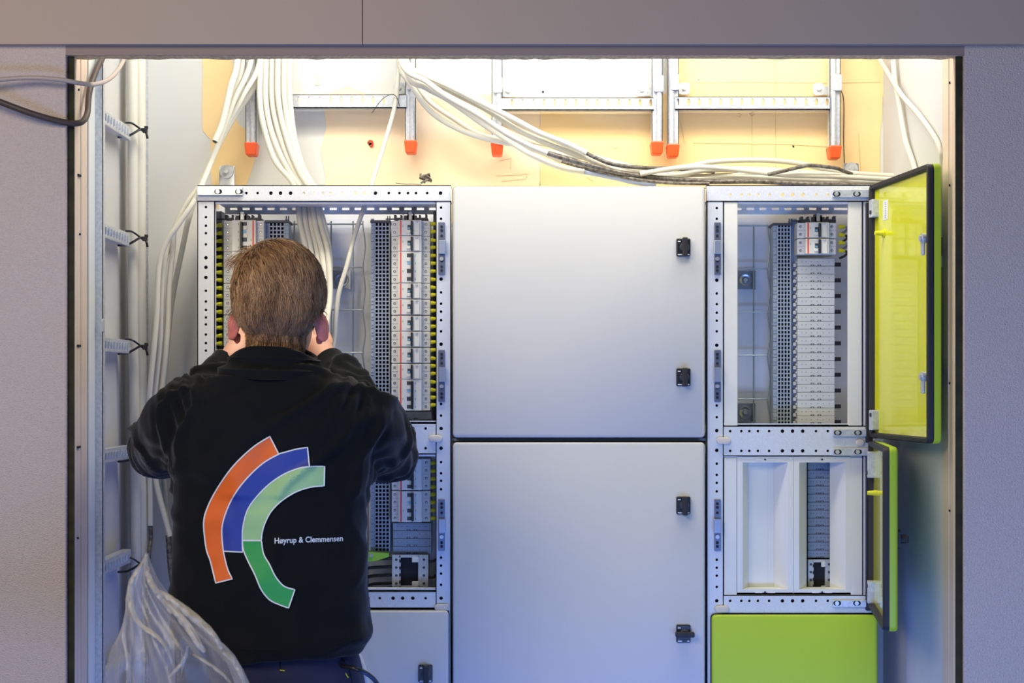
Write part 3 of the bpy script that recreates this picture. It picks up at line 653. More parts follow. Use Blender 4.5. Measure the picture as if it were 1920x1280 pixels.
for py in (463, 707):
    z = dz(TU, 0.33, py); m_ = MB(TU); m_.rr(0.312, 0.343, z-0.019, z+0.019, 0.016, 0.023, 0.003, 0.001, 2); kb = m_.build('latch', M['black'], dU)

# wire mesh supports and clamp washers
def mesh_support(label, xs, ywave, wx, hs, y0, y1, d, wl, grp='wire cable supports'):
    t = thing('wire_grid', label, 'wire grid', P(wx, y1, d), grp)
    for x in xs:
        m_ = MB(); m_.tube([P(x, y0, d), P(x, y1, d)], 0.0019, 8); m_.build('upright_wire', M['wire'], t, True)
    pts = []; yy = y0
    while yy <= y1:
        ph = (yy-ywave)/81.5*2*math.pi; pts.append(P(wx+4.5*(abs(math.sin(ph/2))**1.6)-1, yy, d-0.004)); yy += 6
    m_ = MB(); m_.tube(pts, 0.0017, 8); m_.build('wavy_wire', M['wire'], t, True)
    for h in hs:
        m_ = MB(); m_.tube([P(wl, h, d-0.004), P(wx-1, h, d-0.004)], 0.0019, 8); m_.build('cross_wire', M['wire'], t, True)
    return t
mesh_support('zinc wire grid in upper left cabinet between cables and comb', (552, 621, 662), 420, 681, (420, 501, 581, 661, 742), 414, 786, 3.63, 548)
mesh_support('zinc wire grid in upper right cabinet beside the grey comb', (1413,), 423, 1440, (423, 504, 585, 666, 748), 421, 794, 3.63, 1384)
mesh_support('zinc wire grid in lower left cabinet at the jacket edge', (690, 640), 900, 683, (900, 981, 1062), 858, 1104, 3.63, 600)
def clampw(px, py, lab):
    d = 3.65; c = P(px, py, d); t = thing('clamp_plate', lab, 'clamp plate', c, 'square clamp plates on the wire grids')
    m_ = MB(); m_.rr(c.x-0.0215, c.x+0.0215, c.z-0.0215, c.z+0.0215, d-0.004, d, 0.002, 0.0008, 1); m_.box(c.x+0.018, c.x+0.0215, d-0.016, d-0.004, c.z-0.023, c.z+0.0215); m_.build('plate', M['clampsteel'], t)
    m_ = MB(); r0 = 0.0165
    prof = [(r0, 0.004), (r0-0.001, 0.0065), (r0-0.004, 0.0065), (0.010, 0.005), (0.0065, 0.005), (0.0055, 0.0085), (0.0, 0.0085)]; n = 24
    vs = [(c.x+r*math.cos(2*math.pi*k/n), d-y, c.z+r*math.sin(2*math.pi*k/n)) for r, y in prof for k in range(n)]
    m_.add(vs, [(i*n+k, i*n+(k+1) % n, (i+1)*n+(k+1) % n, (i+1)*n+k) for i in range(len(prof)-1) for k in range(n)])
    wsh = m_.build('washer', M['clampsteel'], t, True)
    m_ = MB(); m_.cyl((c.x, d-0.0083, c.z), (c.x, d-0.0105, c.z), 0.0045, 12); m_.cyl((c.x, d-0.0104, c.z), (c.x, d-0.011, c.z), 0.0022, 6); m_.build('screw', M['steel'], t)
clampw(641, 524, 'square clamp plate with round washer right of the head')
clampw(1397, 525, 'upper square clamp plate in the upper right cabinet')
clampw(1397, 773, 'lower square clamp plate in the upper right cabinet')

# grid combs (busbar covers)
def comb(label, px0, px1, py0, py1, gx0, gx1, d=3.585, cols=4, side='l', m='gridgrey'):
    t = thing('busbar_comb', label, 'busbar comb', P((px0+px1)/2, py1, d+0.06), 'grey busbar combs')
    a, b, c0, c1 = X(px0, d), X(px1, d), Z(py1, d), Z(py0, d); g0, g1 = X(gx0, d), X(gx1, d)
    m_ = MB(); m_.box(a, g0, d+0.001, d+0.03, c0, c1); m_.box(g1, b, d+0.001, d+0.03, c0, c1); m_.box(a+0.003, b-0.003, d+0.016, d+0.07, c0, c1); m_.build('housing', M[m], t)
    m_ = MB(); pitch = 7.38*K(d); bw = pitch*0.30; n = int((c1-c0)/pitch)
    for k in range(n+1): m_.box(g0, g1, d, d+0.008, c0+k*pitch-bw/2, c0+k*pitch+bw/2)
    cw = (g1-g0)/cols
    for k in range(cols+1): m_.box(g0+k*cw-bw/2, g0+k*cw+bw/2, d-0.0005, d+0.008, c0, c1)
    m_.build('grid', M[m], t)
    m_ = MB(); m_.box(g0, g1, d+0.0145, d+0.016, c0, c1); m_.build('busbar', M['dgrey'], t)  # dark sheet behind the grid, standing in for shade inside the cells
    m_ = MB(); k = 0; z = c0+0.01; sx0, sx1 = (a-0.0005, g0-0.002) if side == 'l' else (g1+0.002, b+0.0005)
    while z < c1-0.006:
        m_.box(sx0, sx1, d-0.0015, d+0.004, z+0.001, z+2*pitch-0.0015); m_.box(sx0+0.001, sx1-0.001, d-0.003, d, z+pitch*0.9, z+pitch*1.05); z += 2*pitch
    m_.build('side_tab', M[m], t, kind='stuff')
    m_ = MB(); m_.box(a-0.002, b+0.002, d-0.004, d+0.06, c1, c1+0.006, 0.001)
    m_.box(b-0.006, b-0.004, d-0.002, d+0.004, c1, c1+0.016); m_.box(b-0.001, b+0.001, d-0.002, d+0.004, c1, c1+0.016); m_.build('end_cap', M['dgrey'], t)
    return t
comb('grey busbar comb beside the right breaker row in upper left cabinet', 696, 731, 418, 786, 703, 730)
comb('grey busbar comb at the top, behind the worker\'s hair', 498, 541, 418, 786, 505, 533, side='r')
comb('tall blue grey busbar comb in the upper right cabinet', 1450, 1484, 423, 796, 1458, 1482)
comb('blue grey busbar comb in the lower left cabinet', 695, 732, 858, 1034, 703, 730)
# comb contacts between comb and socket plates in the right cabinet
sp = thing('contact_spine', 'grey clip spine between comb and socket plates in upper right cabinet', 'clip spine', P(1490, 796, 3.62))
m_ = MB(); m_.box(X(1484.5, 3.6), X(1494, 3.6), 3.60, 3.65, Z(796, 3.6), Z(410, 3.6)); m_.build('housing', M['gridgrey'], sp)
m_ = MB(); z = Z(796, 3.59)
while z < Z(490, 3.59):
    m_.box(X(1487, 3.59), X(1493, 3.59), 3.588, 3.60, z, z+0.008, 0.001); m_.box(X(1491, 3.59), X(1497, 3.59), 3.584, 3.592, z+0.009, z+0.013); z += 14.76*K(3.59)
m_.build('clips', M['blank'], sp, kind='stuff')

# device busbar heads (dark top connectors over the breaker rows)
def headpiece(label, px0, px1, py):
    d = 3.58; t = thing('connector_head', label, 'connector', P((px0+px1)/2, py, d), 'dark connectors on top of the breaker rows')
    a, b = X(px0, d), X(px1, d); z = Z(py, d); w_ = b-a
    m_ = MB(); m_.box(a+w_*0.1, b-w_*0.06, d, d+0.05, z-0.01, z+0.005)
    for f0, f1, h in ((0.08, 0.14, 0.011), (0.14, 0.24, 0.004), (0.24, 0.28, 0.011), (0.34, 0.66, 0.010), (0.42, 0.46, 0.016), (0.56, 0.60, 0.014), (0.72, 0.76, 0.011), (0.76, 0.88, 0.005), (0.88, 0.93, 0.012)):
        m_.box(a+w_*f0, a+w_*f1, d-0.002, d+0.02, z, z+h)
    m_.box(a-0.012, a+w_*0.1, d, d+0.01, z+0.001, z+0.003)
    m_.build('housing', M['dgrey'], t)
    m_ = MB(); m_.box(a+w_*0.46, a+w_*0.54, d-0.004, d, z, z+0.018); m_.box(a+w_*0.3, a+w_*0.33, d-0.004, d, z, z+0.013); m_.build('contact', M['galv'], t)
headpiece('dark busbar head on top of the leftmost breaker row', 416, 493, 412)
headpiece('dark busbar head on top of the breaker row left of the grey door', 733, 806, 412)
headpiece('dark busbar head over the breaker in the upper right cabinet', 1495, 1572, 415)

# ------------------------------------------------------------------ breakers
DV = 3.545; KD = K(DV); MOD = 14.77*KD
protos = {}
def breaker(kind, mods):
    """local: x right, z up from bottom of device, y=0 front nose. Normal width 73px"""
    key = (kind, mods)
    if key in protos: return copy_tree(protos[key])
    k = KD; H = mods*MOD-0.0006; s = -1 if kind.startswith('m') else 1; W = 73 if s > 0 else 76
    def U(px): return (px-W/2)*k*s
    def bx(m_, a, b, y0, y1, z0, z1, bev=0):
        a, b = sorted((U(a), U(b))); m_.box(a, b, y0, y1, z0, z1, bev)
    t = thing('circuit_breaker', 'x', 'breaker')
    m_ = MB(); bx(m_, 0, W, 0.014, 0.075, 0, H, 0.0012)
    for i in range(1, mods):
        pass
    b_ = m_.build('housing', M['device'], t, local=True)
    m_ = MB(); bx(m_, 13.5, 57.5 if s > 0 else 58, 0, 0.016, 0.0002, H-0.0002, 0.001); m_.build('nose', M['device'], t, local=True)
    m_ = MB()
    for i in range(1, mods):
        bx(m_, 0.5, 13.5, 0.0135, 0.0142, i*MOD-0.0003, i*MOD+0.0003); bx(m_, W-15, W-0.5, 0.0135, 0.0142, i*MOD-0.0003, i*MOD+0.0003)
    m_.build('module_joint', M['gridgrey'], t, local=True, kind='stuff')
    m_ = MB(); m2 = MB()
    for i in range(mods):
        for px in (6, W-8):
            c = (U(px), 0.0139, (i+0.5)*MOD); r = 0.0028
            m_.cyl((c[0], 0.0132, c[2]), (c[0], 0.016, c[2]), r, 12)
            m2.cyl((c[0]+0.0003, 0.0127, c[2]-0.0003), (c[0]+0.0003, 0.0140, c[2]-0.0003), 0.0017, 8)
    m_.build('screw_recess', M['dgrey'], t, local=True, kind='stuff'); m2.build('screw_head', M['steel'], t, local=True, kind='stuff')
    m_ = MB(); bx(m_, 17, 19.6, -0.0008, 0.001, 0.001, H-0.001); m_.build('red_stripe', M['red'], t, local=True)
    if kind in ('four', 'mfour'):
        m_ = MB(); bx(m_, 38, 42.5, -0.009, 0.001, 0.003, H-0.004, 0.001); m_.build('toggle_bar', M['black'], t, local=True)
        m_ = MB()
        for i in (0, 1, mods-1):
            m_ = MB(); bx(m_, 30, 38, -0.0006, 0.001, (i+0.25)*MOD, (i+0.72)*MOD); m_.build('toggle_window', M['dgrey'], t, local=True)
        m_ = MB(); i = mods-2; bx(m_, 31, 38, -0.0012, 0.001, (i+0.35)*MOD, (i+0.65)*MOD); m_.build('blue_marker', M['blue'], t, local=True)
        m_ = MB(); bx(m_, 29.5, 36.5, -0.002, 0.001, (i+0.75)*MOD, (i+1.15)*MOD); m_.build('label_flap', M['white'], t, local=True); m_ = MB(); bx(m_, 29.5, 36.5, -0.002, 0.001, (i-0.22)*MOD, (i+0.18)*MOD); m_.build('label_flap', M['white'], t, local=True)
        m_ = MB()
        for i in range(mods): bx(m_, 45.5, 46.5, -0.0006, 0.001, (i+0.35)*MOD, (i+0.6)*MOD)
        bx(m_, 22, 22.8, -0.0006, 0.001, (1.35)*MOD, (1.6)*MOD)
        m_.build('green_marker', M['green'], t, local=True)
    else:
        m_ = MB(); bx(m_, 37.5, 41, -0.008, 0.001, 0.001, H-0.002, 0.001); m_.build('toggle_bar', M['black'], t, local=True)
        m_ = MB(); bx(m_, 31, 37.5, -0.0006, 0.001, 0.75*MOD, 1.35*MOD); m_.build('toggle_window', M['dgrey'], t, local=True)
        m_ = MB(); bx(m_, 31.5, 36, -0.0012, 0.001, 0.82*MOD, 1.05*MOD); m_.build('blue_marker', M['blue'], t, local=True)
        m_ = MB(); bx(m_, 30, 37, -0.003, 0.001, 0.32*MOD, 0.7*MOD, 0.0006); m_.build('toggle', M['white'], t, local=True)
        m_ = MB(); bx(m_, 43.5, 54, -0.003, 0.001, 0.001, H-0.002, 0.0008); c_ = m_.build('clip_cover', M['white'], t, local=True)
        m_ = MB(); bx(m_, 46, 51, -0.0055, -0.002, H-0.0055, H-0.001, 0.0006); m_.build('clip_tab', M['blank'], t, local=True)
        m_ = MB(); bx(m_, 22, 22.8, -0.0006, 0.001, 1.1*MOD, 1.35*MOD); m_.build('green_marker', M['green'], t, local=True)
    protos[key] = t
    return t
first = {}
def place_breaker(kind, mods, pxl, pyb, label, group, w_=73):
    t = breaker(kind, mods)
    if (kind, mods) not in first: first[(kind, mods)] = 1
    t.location = (X(pxl+w_/2, DV), DV, Z(pyb, DV)); t['label'] = label; t['category'] = 'breaker'; t['group'] = group
    return t
g1 = 'breakers in the row left of the grey door'
seq = [(441.5,'two',2,'topmost two-pole breaker in the row left of the grey door'),(471,'two',2,'second two-pole breaker from the top, left of the grey door'),
       (530,'four',4,'upper four-pole breaker in the row left of the grey door'),(559.8,'two',2,'two-pole breaker directly below the upper four-pole one'),
       (590,'two',2,'second two-pole breaker below the upper four-pole one'),(620.5,'two',2,'third two-pole breaker below the upper four-pole one'),
       (650.3,'two',2,'third two-pole breaker above the lower four-pole one'),(680.5,'two',2,'second two-pole breaker above the lower four-pole one'),
       (710.8,'two',2,'two-pole breaker directly above the lower four-pole one'),(769.5,'four',4,'lower four-pole breaker ending the row left of the grey door')]
for yb, k_, n_, l in seq: place_breaker(k_, n_, 733, yb, l, g1)
g2 = 'breakers in the leftmost row'
for yb, l in ((471,'topmost four-pole breaker in the leftmost row, fully visible'),(530,'second four-pole breaker of the leftmost row, at the forelock'),(589.5,'third four-pole breaker of the leftmost row, behind the hair'),(649,'fourth four-pole breaker of the leftmost row, beside the left ear'),(708.5,'fifth four-pole breaker of the leftmost row, behind the left forearm')):
    place_breaker('mfour', 4, 417, yb, l, g2, 76)
g3 = 'breakers in the lower left cabinet'
place_breaker('four', 4, 733.5, 919, 'upper four-pole breaker in the lower left cabinet by the elbow', g3)
place_breaker('four', 4, 733.5, 979, 'lower four-pole breaker in the lower left cabinet', g3)
g4 = 'breakers in the upper right cabinet'
place_breaker('two', 2, 1497, 445.5, 'upper two-pole breaker alone at the top of the upper right cabinet', g4)
place_breaker('two', 2, 1497, 476, 'lower two-pole breaker alone at the top of the upper right cabinet', g4)

# ferrules with wires
fproto = {}
def ferrule(px, py, side, label, group, wm='black'):
    key = (side, wm)
    if key not in fproto:
        t = thing('ferrule_wire', label, 'wire', (0, 0, 0), group)
        m_ = MB(); m_.cyl((0, 0, 0), (side*0.0075, 0.001, 0.0), 0.0048, 12, 0.0046); m_.cyl((side*0.0075, 0.001, 0), (side*0.0135, 0.002, 0), 0.0042, 12, 0.0034); m_.build('sleeve', M['yferr'], t, True, local=True)
        m_ = MB(); m_.tube(spline([(side*0.012, 0.002, 0), (side*0.019, 0.006, -0.001), (side*0.022, 0.016, -0.004), (side*0.021, 0.04, -0.008), (side*0.018, 0.07, -0.010)], 4), 0.0029, 8); m_.build('wire', M[wm], t, True, local=True)
        fproto[key] = t
    else: t = copy_tree(fproto[key])
    t.location = P(px, py, DV+0.022); t.rotation_euler = (0, random.uniform(-.12, .12), 0)
    t['label'] = label; t['group'] = group; return t
ORD = ['topmost','second','third','fourth','fifth','sixth','seventh','eighth','ninth','tenth','eleventh','twelfth','thirteenth','fourteenth','fifteenth','sixteenth','seventeenth','eighteenth','nineteenth','twentieth','twenty-first','twenty-second','twenty-third','lowest']
for i in range(24):
    y = 420+i*14.77
    ferrule(805.5, y, 1, 'yellow wire sleeve left of the grey door, '+ORD[i]+' from the top of its row', 'yellow wire sleeves left of the grey door', 'black')
for i in range(17):
    ferrule(416.5, 422+i*14.77, -1, 'yellow wire sleeve on the leftmost breaker row, '+ORD[i]+' from the top', 'yellow wire sleeves of the leftmost row', 'black' if i % 3 else 'bluecable')
for i in range(8):
    ferrule(806.5, 868+i*14.77, 1, 'yellow wire sleeve in the lower left cabinet, '+ORD[i]+' from the top', 'yellow wire sleeves in the lower left cabinet', 'black')
ul = ['topmost yellow wire sleeve in the upper right cabinet', 'second yellow wire sleeve in the upper right cabinet', 'third yellow wire sleeve in the upper right cabinet', 'lowest yellow wire sleeve in the upper right cabinet']
for i in range(4): ferrule(1573, 425+i*14.77, 1, ul[i], 'yellow wire sleeves in the upper right cabinet', 'bluecable' if i in (0, 2) else 'black')

# cable channel behind ferrules (dark) in left cabinets
for (a, b, c_, d_) in ((404, 414, 395, 790), (812, 817, 395, 790)):
    m_ = MB(); m_.box(X(a, 3.6), X(b, 3.6), 3.61, 3.66, Z(d_, 3.6), Z(c_, 3.6)); m_.build('wire_duct', M['dgrey'], cUL)

# socket plates
def socket_strip(label, px0, px1, py0, n, pitch, d, m, clips=False, group='strips of socket plates'):
    t = thing('socket_strip', label, 'socket strip', P((px0+px1)/2, py0+n*pitch, d+0.03), group)
    x0, x1 = X(px0, d), X(px1, d); k = K(d)
    me_p = me_m = None
    for i in range(n):
        zt = Z(py0+i*pitch, d); zb = Z(py0+(i+1)*pitch, d)
        if me_p is None:
            m_ = MB(); w_ = x1-x0; h = zt-zb-0.0008
            m_.rr(-w_/2, w_/2, -h/2, h/2, 0, 0.03, 0.001, 0.0008, 1)
            m_.cur = 1
            for f in (0.12, 0.23, 0.37, 0.53, 0.69, 0.85): m_.cyl((-w_/2+w_*f, -0.0003, 0.001), (-w_/2+w_*f, 0.001, 0.001), 0.0009, 6)
            for f in (0.40, 0.585):
                x = -w_/2+w_*f; e = -h/2
                for (xx, z_) in ((x-0.004, e), (x+0.002, e)): m_.box(xx, xx+0.002, -0.0004, 0.001, e, e+0.003)
                m_.box(x-0.004, x+0.004, -0.0004, 0.001, e+0.0022, e+0.003)
            ob = m_.build('socket_plate', [m, M['dgrey']], t, local=True); me_p = ob
        else:
            ob = me_p.copy(); C.objects.link(ob); ob.parent = t
        o_ = offset(t); ob.location = ((x0+x1)/2-o_.x, d-o_.y, (zt+zb)/2-o_.z)
        if clips and i % 2 == 0 and i > 0 or clips and i == 0:
            m_ = MB(); zz = (zt+zb)/2-0.0; y_ = d+0.004; c0 = x1+0.002
            if me_m is None:
                m_.box(-0.002, 0.012, 0, 0.004, -0.0045, 0.0045); m_.box(0.004, 0.010, -0.002, 0.0, -0.0025, 0.0025)
                om = m_.build('cable_clip', M['black'], t, local=True); me_m = om
            else: om = me_m.copy(); C.objects.link(om); om.parent = t
            om.location = (x1+0.003-o_.x, d+0.004-o_.y, zb+0.004-o_.z)
    return t
socket_strip('long pale strip of socket plates below the breakers in upper right cabinet', 1495.5, 1565, 484, 21, 14.78, 3.575, M['blank'], True)
socket_strip('short blue grey strip of socket plates in lower left cabinet', 737, 809, 980, 4, 14.6, 3.58, M['gridgrey'])
socket_strip('socket plates seen through the window of the right cover frame', 1515, 1560, 866, 12, 15.0, 3.57, M['gridgrey'])
socket_strip('short strip of grey socket plates under the last breaker at elbow', 737, 809, 771, 1, 15, 3.58, M['gridgrey'])

# empty four-pole bases
def base_block(label, px0, px1, py0, py1, d):
    t = thing('device_base', label, 'device base', P((px0+px1)/2, py1, d+0.04), 'open device bases')
    x0, x1, z0, z1 = X(px0, d), X(px1, d), Z(py1, d), Z(py0, d); w_ = x1-x0; h = z1-z0
    m_ = MB(); m_.box(x0, x1, d+0.012, d+0.06, z0, z1)
    m_.box(x0, x0+w_*.24, d, d+0.02, z0, z1, 0.001); m_.box(x0+w_*.72, x1, d, d+0.02, z0, z1, 0.001)
    m_.box(x0+w_*.2, x0+w_*.75, d, d+0.02, z1-h*.08, z1); m_.box(x0+w_*.2, x0+w_*.75, d, d+0.02, z0, z0+h*.06); m_.build('housing', M['blank'], t)
    m_ = MB(); m_.box(x0+w_*.24, x0+w_*.72, d+0.008, d+0.013, z0+h*.06, z1-h*.08)
    for i in range(4): m_.box(x0+w_*.2, x0+w_*.27, d-0.001, d+0.01, z0+h*(.14+.21*i), z0+h*(.23+.21*i))
    m_.build('socket', M['dark'], t)
    m_ = MB(); m_.box(x0+w_*.55, x0+w_*.74, d-0.003, d+0.004, z0, z0+h*.2, 0.001); m_.build('flap', M['white'], t); m_ = MB(); m_.box(x0+w_*.55, x0+w_*.74, d-0.003, d+0.004, z1-h*.22, z1-h*.04, 0.001); m_.build('flap', M['white'], t)
    m_ = MB()
    for i in range(4):
        for f in (.12, .88): m_.cyl((x0+w_*f, d-0.0006, z0+h*(.14+.24*i)), (x0+w_*f, d+0.002, z0+h*(.14+.24*i)), 0.0030, 10)
    m_.build('screw_recess', M['dgrey'], t, kind='stuff')
base_block('empty four-pole device base at the bottom of lower left cabinet', 735, 803, 1040, 1102, 3.56)
base_block('empty device base in the window of the right cover frame', 1515, 1560, 1049, 1110, 3.555)
# earth block and black wires
t = thing('earth_block', 'lime green earth terminal block in the lower left cabinet', 'terminal block', P(706, 1050, 3.57))
m_ = MB(); m_.prism([(X(a, 3.57), Z(b, 3.57)) for a, b in ((680,1033),(730,1036),(730,1042),(706,1050),(680,1052))], 3.555, 3.60); m_.build('housing', M['earth'], t)
m_ = MB(); c = P(696, 1041, 3.554); m_.cyl((c.x, 3.552, c.z), (c.x, 3.556, c.z), 0.004, 10); m_.build('screw', M['steel'], t)
bl = ['topmost black wire entering the empty device base', 'second black wire entering the empty device base', 'third black wire entering the empty device base', 'lowest black wire entering the empty device base']
for i in range(4):
    y = 1047+i*15.5
    cable('black_wire', [(640,y+3,3.60),(680,y+2+i,3.59),(700,y+1,3.58),(718,y,3.575),(736,y-1,3.575)], 0.0036, M['black'], bl[i], 'black wires into the empty device base', cat='wire')
cable('copper_wire', [(803,1052,3.575),(812,1052,3.58),(818,1048,3.6)], 0.003, M['browncable'], 'brown wire right of the empty device base, topmost', cat='wire')
cable('copper_wire', [(803,1082,3.575),(812,1082,3.58),(818,1078,3.6)], 0.003, M['browncable'], 'brown wire right of the empty device base, lower', cat='wire')

# cover frames in the lower right cabinet
def cover(label, px0, px1, window):
    d = 3.502; py0, py1 = 856, 1115
    x0, x1, z0, z1 = X(px0, d), X(px1, d), Z(py1, d), Z(py0, d); t = thing('cover_frame', label, 'cover frame', ((x0+x1)/2, d, z0), 'white cover frames')
    w_ = x1-x0; ix0, ix1 = x0+w_*.10, x1-w_*.09; iz0, iz1 = z0+0.0125, z1-0.0125
    cx0, cx1 = x0+w_*(.24 if not window else .28), x0+w_*(.70 if not window else .69); cz0, cz1 = iz0+0.001, iz1-0.001; dd = 0.034
    m_ = MB()
    O = [(x0,z0),(x1,z0),(x1,z1),(x0,z1)]; I = [(ix0,iz0),(ix1,iz0),(ix1,iz1),(ix0,iz1)]; Cc = [(cx0,cz0),(cx1,cz0),(cx1,cz1),(cx0,cz1)]
    vs = [(a, d+0.012, b) for a, b in O]+[(a, d, b) for a, b in O]+[(a, d, b) for a, b in I]+[(a, d+dd, b) for a, b in Cc]
    fs = []
    for L_ in range(3): fs += [(L_*4+k, L_*4+(k+1) % 4, L_*4+4+(k+1) % 4, L_*4+4+k) for k in range(4)]
    m_.add(vs, fs); m_.build('frame', M['white'], t)
    if not window:
        m_ = MB(); m_.box(cx0, cx1, d+dd, d+dd+0.002, cz0, cz1)
        for f in (0.02, 0.74, 0.86, 0.97): m_.box(cx0+(cx1-cx0)*f, cx0+(cx1-cx0)*f+0.0015, d+dd-0.001, d+dd, cz0, cz1)
        for k in range(16): m_.box(cx0+0.003, cx0+(cx1-cx0)*.74, d+dd-0.0002, d+dd, cz0+(cz1-cz0)*k/16, cz0+(cz1-cz0)*k/16+0.0006)
        m_.build('blank_panel', M['white'], t)
    for z in (z1-0.006, z0+0.006):
        m_ = MB(); m_.box((x0+x1)/2-0.022, (x0+x1)/2-0.006, d-0.0012, d, z-0.0015, z+0.001); m_.box((x0+x1)/2+0.006, (x0+x1)/2+0.022, d-0.0012, d, z-0.0015, z+0.001); m_.build('grip', M['white'], t)
        m_ = MB(); m_.cyl(((x0+x1)/2, d-0.001, z), ((x0+x1)/2, d+0.001, z), 0.0022, 8); m_.build('screw_hole', M['dark'], t)
cover('left white cover frame with blank recessed panel', 1382, 1487, False)
cover('right white cover frame with window on grey plates', 1487.6, 1595, True)
for a, b, l in ((1358, 1381.5, 0), (1595.6, 1617, 0)):
    m_ = MB(); m_.rr(X(a), X(b), Z(1116), Z(858), 3.501, 3.512, 0.001, 0.0008, 1); m_.build('side_strip', M['white'], cLR)
# ------------------------------------------------------------------ worker
def ell(mb, c, r, rot=None, nu=20, nv=12):
    c = Vector(c); R_ = rot if rot is not None else Matrix.Identity(3); vs = []; fs = []
    for i in range(1, nv):
        th = math.pi*i/nv
        for j in range(nu):
            ph = 2*math.pi*j/nu
            vs.append(c+R_ @ Vector((r[0]*math.sin(th)*math.cos(ph), r[1]*math.sin(th)*math.sin(ph), r[2]*math.cos(th))))
    n = len(vs); vs += [c+R_ @ Vector((0, 0, r[2])), c+R_ @ Vector((0, 0, -r[2]))]
    for i in range(nv-2):
        for j in range(nu):
            k = (j+1) % nu; fs.append((i*nu+j, (i+1)*nu+j, (i+1)*nu+k, i*nu+k))
    for j in range(nu):
        k = (j+1) % nu; fs.append((n, j, k)); fs.append((n+1, (nv-2)*nu+k, (nv-2)*nu+j))
    mb.add(vs, fs)
def limb(mb, pts, rs, n=16, seg=6):
    """tapered tube with round ends through pts"""
    P_ = spline(pts, seg); m = len(rs)-1; R_ = []
    for i in range(len(P_)):
        t = i/seg; k = min(int(t), m-1); f = t-k; R_.append(rs[k]*(1-f)+rs[k+1]*f)
    mb.tube(P_, R_, n)
    for p, r in ((P_[0], R_[0]), (P_[-1], R_[-1])): ell(mb, p, (r, r, r), None, 12, 8)
def loft(mb, rings, n=40, pw=2.3):
    vs = []
    for (z, cx, cy, hw, hd) in rings:
        for k in range(n):
            a = 2*math.pi*k/n; c_, s_ = math.cos(a), math.sin(a)
            vs.append((cx+hw*math.copysign(abs(c_)**(2/pw), c_), cy+hd*math.copysign(abs(s_)**(2/pw), s_), z))
    m = len(rings)
    fs = [(i*n+k, i*n+(k+1) % n, (i+1)*n+(k+1) % n, (i+1)*n+k) for i in range(m-1) for k in range(n)]
    fs += [tuple(reversed(range(n))), tuple((m-1)*n+k for k in range(n))]
    mb.add(vs, fs)
def remeshed(mb, name, voxel, material, parent, smooth=6, fac=0.5, disp=None):
    o = mb.build(name, material, parent, True)
    md = o.modifiers.new('r', 'REMESH'); md.mode = 'VOXEL'; md.voxel_size = voxel; md.use_smooth_shade = True
    ms = o.modifiers.new('s', 'SMOOTH'); ms.factor = fac; ms.iterations = smooth
    dg = bpy.context.evaluated_depsgraph_get(); dg.update()
    me = bpy.data.meshes.new_from_object(o.evaluated_get(dg))
    o.modifiers.clear(); old = o.data; o.data = me; bpy.data.meshes.remove(old)
    me.name = name; me.materials.clear(); me.materials.append(material)
    off = offset(o)
    if disp:
        nr = [v.normal.copy() for v in me.vertices]
        for v, n_ in zip(me.vertices, nr): v.co = v.co+n_*disp(v.co+off, n_)
    for p in me.polygons: p.use_smooth = True
    me.update(); return o
def bvh_of(o):
    off = offset(o); me = o.data
    return BVHTree.FromPolygons([v.co+off for v in me.vertices], [tuple(p.vertices) for p in me.polygons])

skin = mat('skin', rgb(222, 168, 142), 0.5, spec=0.4, var=(30, rgb(212, 154, 130), 0.25))
nt = skin.node_tree; bs = nt.nodes['Principled BSDF']
at = nt.nodes.new('ShaderNodeAttribute'); at.attribute_name = 'redness'
mx = nt.nodes.new('ShaderNodeMixRGB'); mx.inputs[2].default_value = rgb(236, 124, 112)
src = bs.inputs['Base Color'].links[0].from_socket
nt.links.new(src, mx.inputs[1]); nt.links.new(at.outputs['Fac'], mx.inputs[0]); nt.links.new(mx.outputs[0], bs.inputs['Base Color'])
bs.inputs['Subsurface Weight'].default_value = 0.1; bs.inputs['Subsurface Radius'].default_value = (0.01, 0.004, 0.002)
def cloth(name, col, col2, sheen):
    m = mat(name, col, 0.92, spec=0.15, bump=(900, 0.35, 0.0006), var=(25, col2, 0.3))
    m.node_tree.nodes['Principled BSDF'].inputs['Sheen Weight'].default_value = sheen
    m.node_tree.nodes['Principled BSDF'].inputs['Sheen Roughness'].default_value = 0.4
    return m
M['jacket'] = cloth('black_sweat_fabric', rgb(17, 18, 19), rgb(22, 23, 24), 0.16)
M['trouser'] = cloth('navy_work_fabric', rgb(42, 44, 66), rgb(50, 52, 76), 0.1)
M['shoe'] = mat('black_leather', rgb(28, 26, 26), 0.5)

DT = 2.90
man = thing('person', 'worker seen from behind in black jacket with round logo, arms raised into the left cabinet', 'person', (X(508, DT), 2.92, 0))
hc = Vector((X(521, 2.93), 2.935, Z(560, 2.93)))
CX = X(507, DT)
SL, SR = P(352, 790, 2.93), P(668, 795, 2.93)
EL, ER = P(296, 842, 3.15), P(721, 846, 3.15)
WL, WR = P(432, 676, 3.35), P(613, 678, 3.37)
